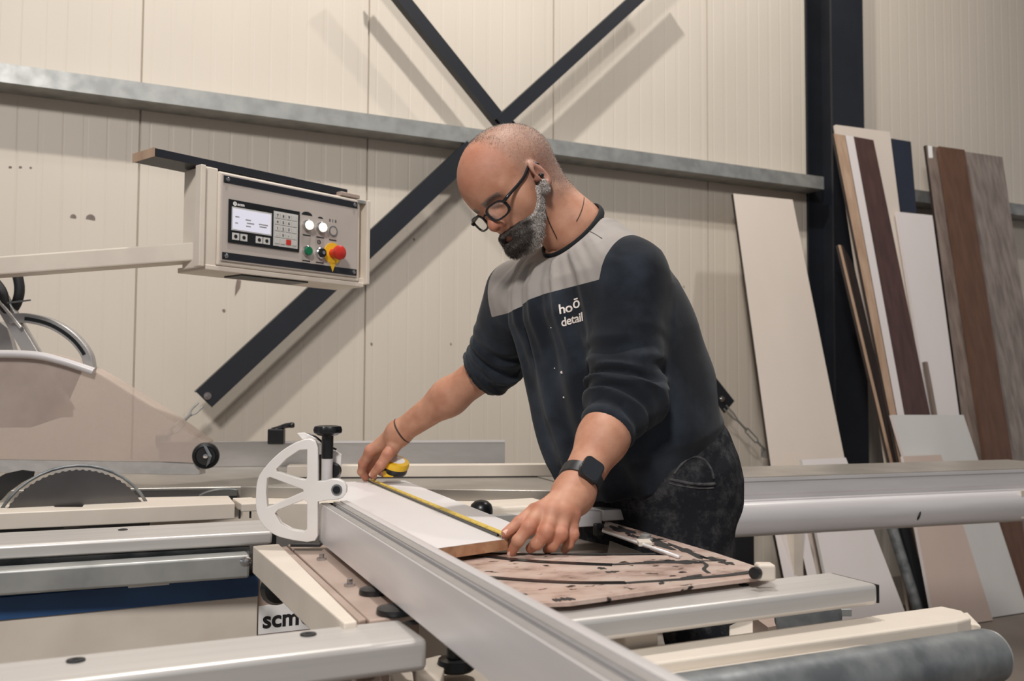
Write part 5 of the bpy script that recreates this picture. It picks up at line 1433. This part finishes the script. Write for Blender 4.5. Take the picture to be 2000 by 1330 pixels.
SQ = np.concatenate([base + np.array([0, 1, 3, 2]), base + np.array([2, 3, 5, 4])])
bs = sdf_obj('beard_strands', [(SV, SQ)], 'beard', beard, {'grey': grey_attr}); bs['kind'] = 'stuff'

# ---- cropped hair: short strands on the scalp
fcH = headV[headQ].mean(1); nH = np.cross(headV[headQ[:, 2]] - headV[headQ[:, 0]], headV[headQ[:, 3]] - headV[headQ[:, 1]]); nH /= np.linalg.norm(nH, axis=1)[:, None] + 1e-9
nH *= np.sign(((fcH - HT) * nH).sum(1))[:, None]
qh = to_head(fcH.astype(f4)); wgt = stubble(fcH.astype(f4)) * (np.abs(qh[:, 0]) < .0815) * (qh[:, 2] > -.06)
wgt = np.where((qh[:, 1] > .07) & (qh[:, 2] < .03), 0, wgt) * (1 + 2.2 * sstep(.02, .05, qh[:, 1]) * sstep(.07, .11, qh[:, 2]))
pk = rs.choice(len(fcH), 15000, p=wgt / wgt.sum()); rt = fcH[pk] + rs.normal(size=(len(pk), 3)) * .0007; nn_ = nH[pk]
dr = nn_ * .75 + rs.normal(size=rt.shape) * .35 + HR @ np.array([0, .45, -.1]); dr /= np.linalg.norm(dr, axis=1)[:, None]
sd = np.cross(dr, rs.normal(size=rt.shape)); sd /= np.linalg.norm(sd, axis=1)[:, None]
r0_ = rt - nn_ * .0008; tp_ = rt + dr * (.0016 + .0012 * rs.rand(len(pk)))[:, None]
HVv = np.stack([r0_ - sd * .00022, r0_ + sd * .00022, tp_ + sd * .0001, tp_ - sd * .0001], 1).reshape(-1, 3)
hg = lambda p: np.clip(.75 - .7 * sstep(.02, .045, to_head(p)[:, 1]) * sstep(.06, .10, to_head(p)[:, 2]) + .4 * wob(p, 700, 5), 0, 1)
hr_ = sdf_obj('cropped_hair', [(HVv, np.arange(len(pk))[:, None] * 4 + np.array([0, 1, 2, 3]))], 'beard', man, {'grey': hg}); hr_['kind'] = 'stuff'

# ---- glasses
gl_ = G()
def lens_outline(sx, rx=.0250, rz=.0150, yo=.117, zo=-.010, n=28, e=2.7):
    out = []
    for k in range(n):
        a = 2 * math.pi * k / n; c_, s_ = math.cos(a), math.sin(a)
        x = sx * .0355 + rx * (abs(c_) ** (2 / e)) * (1 if c_ > 0 else -1); z = zo + rz * (abs(s_) ** (2 / e)) * (1 if s_ > 0 else -1) - (0.002 if s_ < 0 else 0)
        y = yo - .004 * (abs(x) / .06) ** 2 * 3 + (z - zo) * .18
        out.append(H(x, y, z))
    return out
g = G()
for sx in (-1, 1):
    o_ = lens_outline(sx); rings = []
    cn = sum(o_, Vector()) / len(o_); yv = Vector(HR[:, 1])
    for k in range(len(o_) + 1):
        p = o_[k % len(o_)]; rd = (p - cn).normalized()
        rings.append([p + rd * a + yv * b_ for a, b_ in ((-.0018, -.0020), (.0022, -.0020), (.0022, .0020), (-.0018, .0020))])
    g.loft(rings, cap=False)
g.tube([H(-.010, .1145, -.006), H(0, .1185, -.003), H(.010, .1145, -.006)], .0020, 8)
gls = g.build('glasses', 'frame', man, smooth='auto')
for sx in (-1, 1):
    G().tube(smooth_path([H(sx * .0605, .1085, -.004), H(sx * .071, .098, .000), H(sx * .079, .05, .010), H(sx * .082, .024, .022), H(sx * .082, .010, .024), H(sx * .080, -.002, .014)], 5), [.0036] * 6 + [.0032] * 20, 8).build('temple_arm', 'frame', gls, smooth=True)
    o_ = lens_outline(sx, .0240, .0140); G().plate(o_, Vector(HR[:, 1]) * .0012).build('lens', 'lens', gls)
def on_surf(fn, px, py, d0=1.6, lift=.0012):
    r = np.array(ray(px, py), f4); s_ = d0
    for _ in range(60):
        dd_ = float(fn((np.array(CAM, f4) + r * s_)[None])[0]); s_ += dd_ * .7
        if abs(dd_) < 3e-4: break
    return W(px, py, s_ - lift)
def on_shirt(px, py): return on_surf(shirt_sdf, px, py)
# ---- eyelashes dark line, ear bud with cord, necklace cord
G().lathe(H(-.0885, .014, -.006), Vector(HR @ np.array([-1, .1, -.1])), [(.0045, -.006), (.0050, .0), (.004, .002), (0, .0025)], 14).build('ear_bud', 'black', man, smooth=True)

def on_head(px, py): return on_surf(head_sdf, px, py, 1.6, .0012)
G().tube([on_head(p.x, p.y) for p in smooth_path([(1057, 352, 0), (1059, 376, 0), (1063, 402, 0), (1072, 432, 0), (1088, 466, 0)], 6)], .0009, 6).build('ear_cord', 'black', man, smooth=True)
G().tube([on_head(p.x, p.y) for p in smooth_path([(1141, 386, 0), (1139, 400, 0), (1133, 418, 0), (1126, 432, 0)], 6)], .0008, 6).build('neck_cord', 'cord', man, smooth=True)

# ---- watch on the near wrist
fd = (LE - LWr).normalized(); wc = LWr + fd * .034
wn = (Z0 * .62 + -CF * .70 + R0 * .45); wn = (wn - fd * wn.dot(fd)).normalized(); ws = fd.cross(wn).normalized()
g = G(); rings = []
for k in range(41):
    a = 2 * math.pi * k / 40; p = wc + wn * (math.cos(a) * .0335) + ws * (math.sin(a) * .0350); rd = (wn * math.cos(a) + ws * math.sin(a))
    hw = .0115
    rings.append([p + rd * q[0] + fd * q[1] for q in ((-.001, -hw), (.0022, -hw * .9), (.0026, 0), (.0022, hw * .9), (-.001, hw))])
wt = g.loft(rings, cap=False).build('wristwatch', 'watch', man, smooth='auto')
wcc = wc + wn * .0345
o_ = [(a_ - .0185, b__ - .0215) for a_, b__ in rbox(.037, .043, .009)]
G().loft([[wcc + ws * (a_ * s_) + fd * (b__ * s_) + wn * h_ for a_, b__ in o_] for s_, h_ in ((.93, -.002), (1, .001), (1, .0065), (.95, .009))]).build('watch_case', 'watch', wt, smooth='auto')
G().loft([[wcc + ws * (a_ * s_) + fd * (b__ * s_) + wn * h_ for a_, b__ in o_] for s_, h_ in ((.86, .0088), (.84, .0096))]).build('watch_screen', 'watchface', wt)
G().lathe(wcc - fd * .006 * 1 + ws * -.0185 + wn * .004, -ws, [(.0032, 0), (.0032, .0022), (0, .0022)], 16).build('watch_crown', 'galv_dark', wt, smooth='auto')
# ---- bracelet on the far wrist
fd2 = (RE - RWr).normalized(); bc2 = RWr + fd2 * .012; b1 = (Z0 - fd2 * Z0.dot(fd2)).normalized(); b2 = fd2.cross(b1)
G().tube([bc2 + (b1 * math.cos(2 * math.pi * k / 30) + b2 * math.sin(2 * math.pi * k / 30)) * .0315 + fd2 * .006 * math.sin(2 * math.pi * k / 30) for k in range(31)], .0022, 8).build('bracelet', 'cord', man, smooth=True)
# ---- finger nails
for Hh, names in ((LH, ('index', 'thumb')), (RH, ('thumb',))):
    for nme in names:
        pts, rr = Hh[nme]; t = (pts[-1] - pts[-2]).normalized(); nn = (-CF + Z0 * .8); nn = (nn - t * nn.dot(t)).normalized(); ss = t.cross(nn); r_ = rr[-1]
        c_ = pts[-1] + t * r_ * .1
        g = G(); rings = []
        for j in range(7):
            y_ = -.9 + j * .28
            hw = r_ * .68 * math.sqrt(max(0, 1 - max(0, abs(y_ - .0) - .35) ** 2 * 1.6))
            rings.append([c_ + t * (y_ * r_ * .85) + ss * (math.sin(a) * r_ * 1.0 * hw / (r_ * .68) * .72) + nn * (math.cos(a) * r_ * 1.02 - (.0006 if y_ > .5 else 0)) for a in (-.8, -.5, -.2, .1, .4, .7)])
        g.loft(rings, cap=False, closed=False).build('finger_nail', 'nail', man, smooth=True)
def print_text(s_, px0, py0, px1, py1, hpx, name):
    """letters laid on the cloth along a line, following its surface"""
    cu = bpy.data.curves.new('t', 'FONT'); cu.body = s_; cu.size = 1.0; cu.resolution_u = 3; cu.offset = .018; cu.space_character = .92
    tmp = bpy.data.objects.new('t', cu); scene.collection.objects.link(tmp)
    dg = bpy.context.evaluated_depsgraph_get(); me = bpy.data.meshes.new_from_object(tmp.evaluated_get(dg))
    v = np.array([q.co[:2] for q in me.vertices]); f = [tuple(p.vertices) for p in me.polygons]
    bpy.data.objects.remove(tmp); bpy.data.curves.remove(cu); bpy.data.meshes.remove(me)
    x0_, x1_ = v[:, 0].min(), v[:, 0].max(); ux = np.array([px1 - px0, py1 - py0]); uy = np.array([-.12, -1.0]) * hpx
    pts = []
    for a, b_ in v:
        q = np.array([px0, py0]) + ux * ((a - x0_) / (x1_ - x0_)) + uy * b_; pts.append(tuple(on_shirt(*q)))
    return make_obj(name, pts, f, 'print', shirt)
print_text('ho', 1093, 613, 1119, 608, 26, 'chest_print')
print_text('ō', 1120, 603, 1133, 599, 25, 'chest_print')
print_text('detail', 1097, 638, 1139, 626, 24, 'chest_print')

def seam(name, pts, r, m, parent, fn, lift=0.0):
    P_ = smooth_path([(a_, b__, 0) for a_, b__ in pts], 6)
    return G().tube([on_surf(fn, p.x, p.y, 1.55, lift) for p in P_], r, 6).build(name, m, parent, smooth=True)
tro = [o for o in man.children if o.name.startswith('trousers')][0]
MT['denim_edge'] = mat('worn_denim_seam', (92, 91, 90), 0.9, col2=(52, 52, 56), scale=(60, 60, 60))
seam('pocket_seam', [(1308, 936), (1340, 943), (1370, 946), (1396, 945)], .0032, 'denim_edge', tro, trouser_sdf)
seam('pocket_seam', [(1306, 944), (1340, 951), (1370, 954), (1394, 953)], .0015, 'denim_edge', tro, trouser_sdf)
seam('pocket_opening', [(1316, 926), (1334, 904), (1352, 893), (1372, 896), (1388, 914), (1394, 936)], .0026, 'denim_edge', tro, trouser_sdf)

MT['stitch'] = mat('grey_seam_thread', (178, 172, 166), 0.9)
MT['stitch_dark'] = mat('dark_seam_thread', (70, 68, 68), 0.9)  # plain dark thread for the shoulder seam
seam('shoulder_seam', [(1139, 446), (1158, 455), (1176, 466)], .0010, 'stitch_dark', shirt, shirt_sdf, -.0002)
for px, py, r_ in ((1097, 727, .0028), (1083, 719, .0012), (1101, 776, .0018), (1076, 640, .0010)):
    q = on_shirt(px, py); G().cyl(q, q - CF * .0008, r_, n=8).build('paint_speck', 'print', shirt)
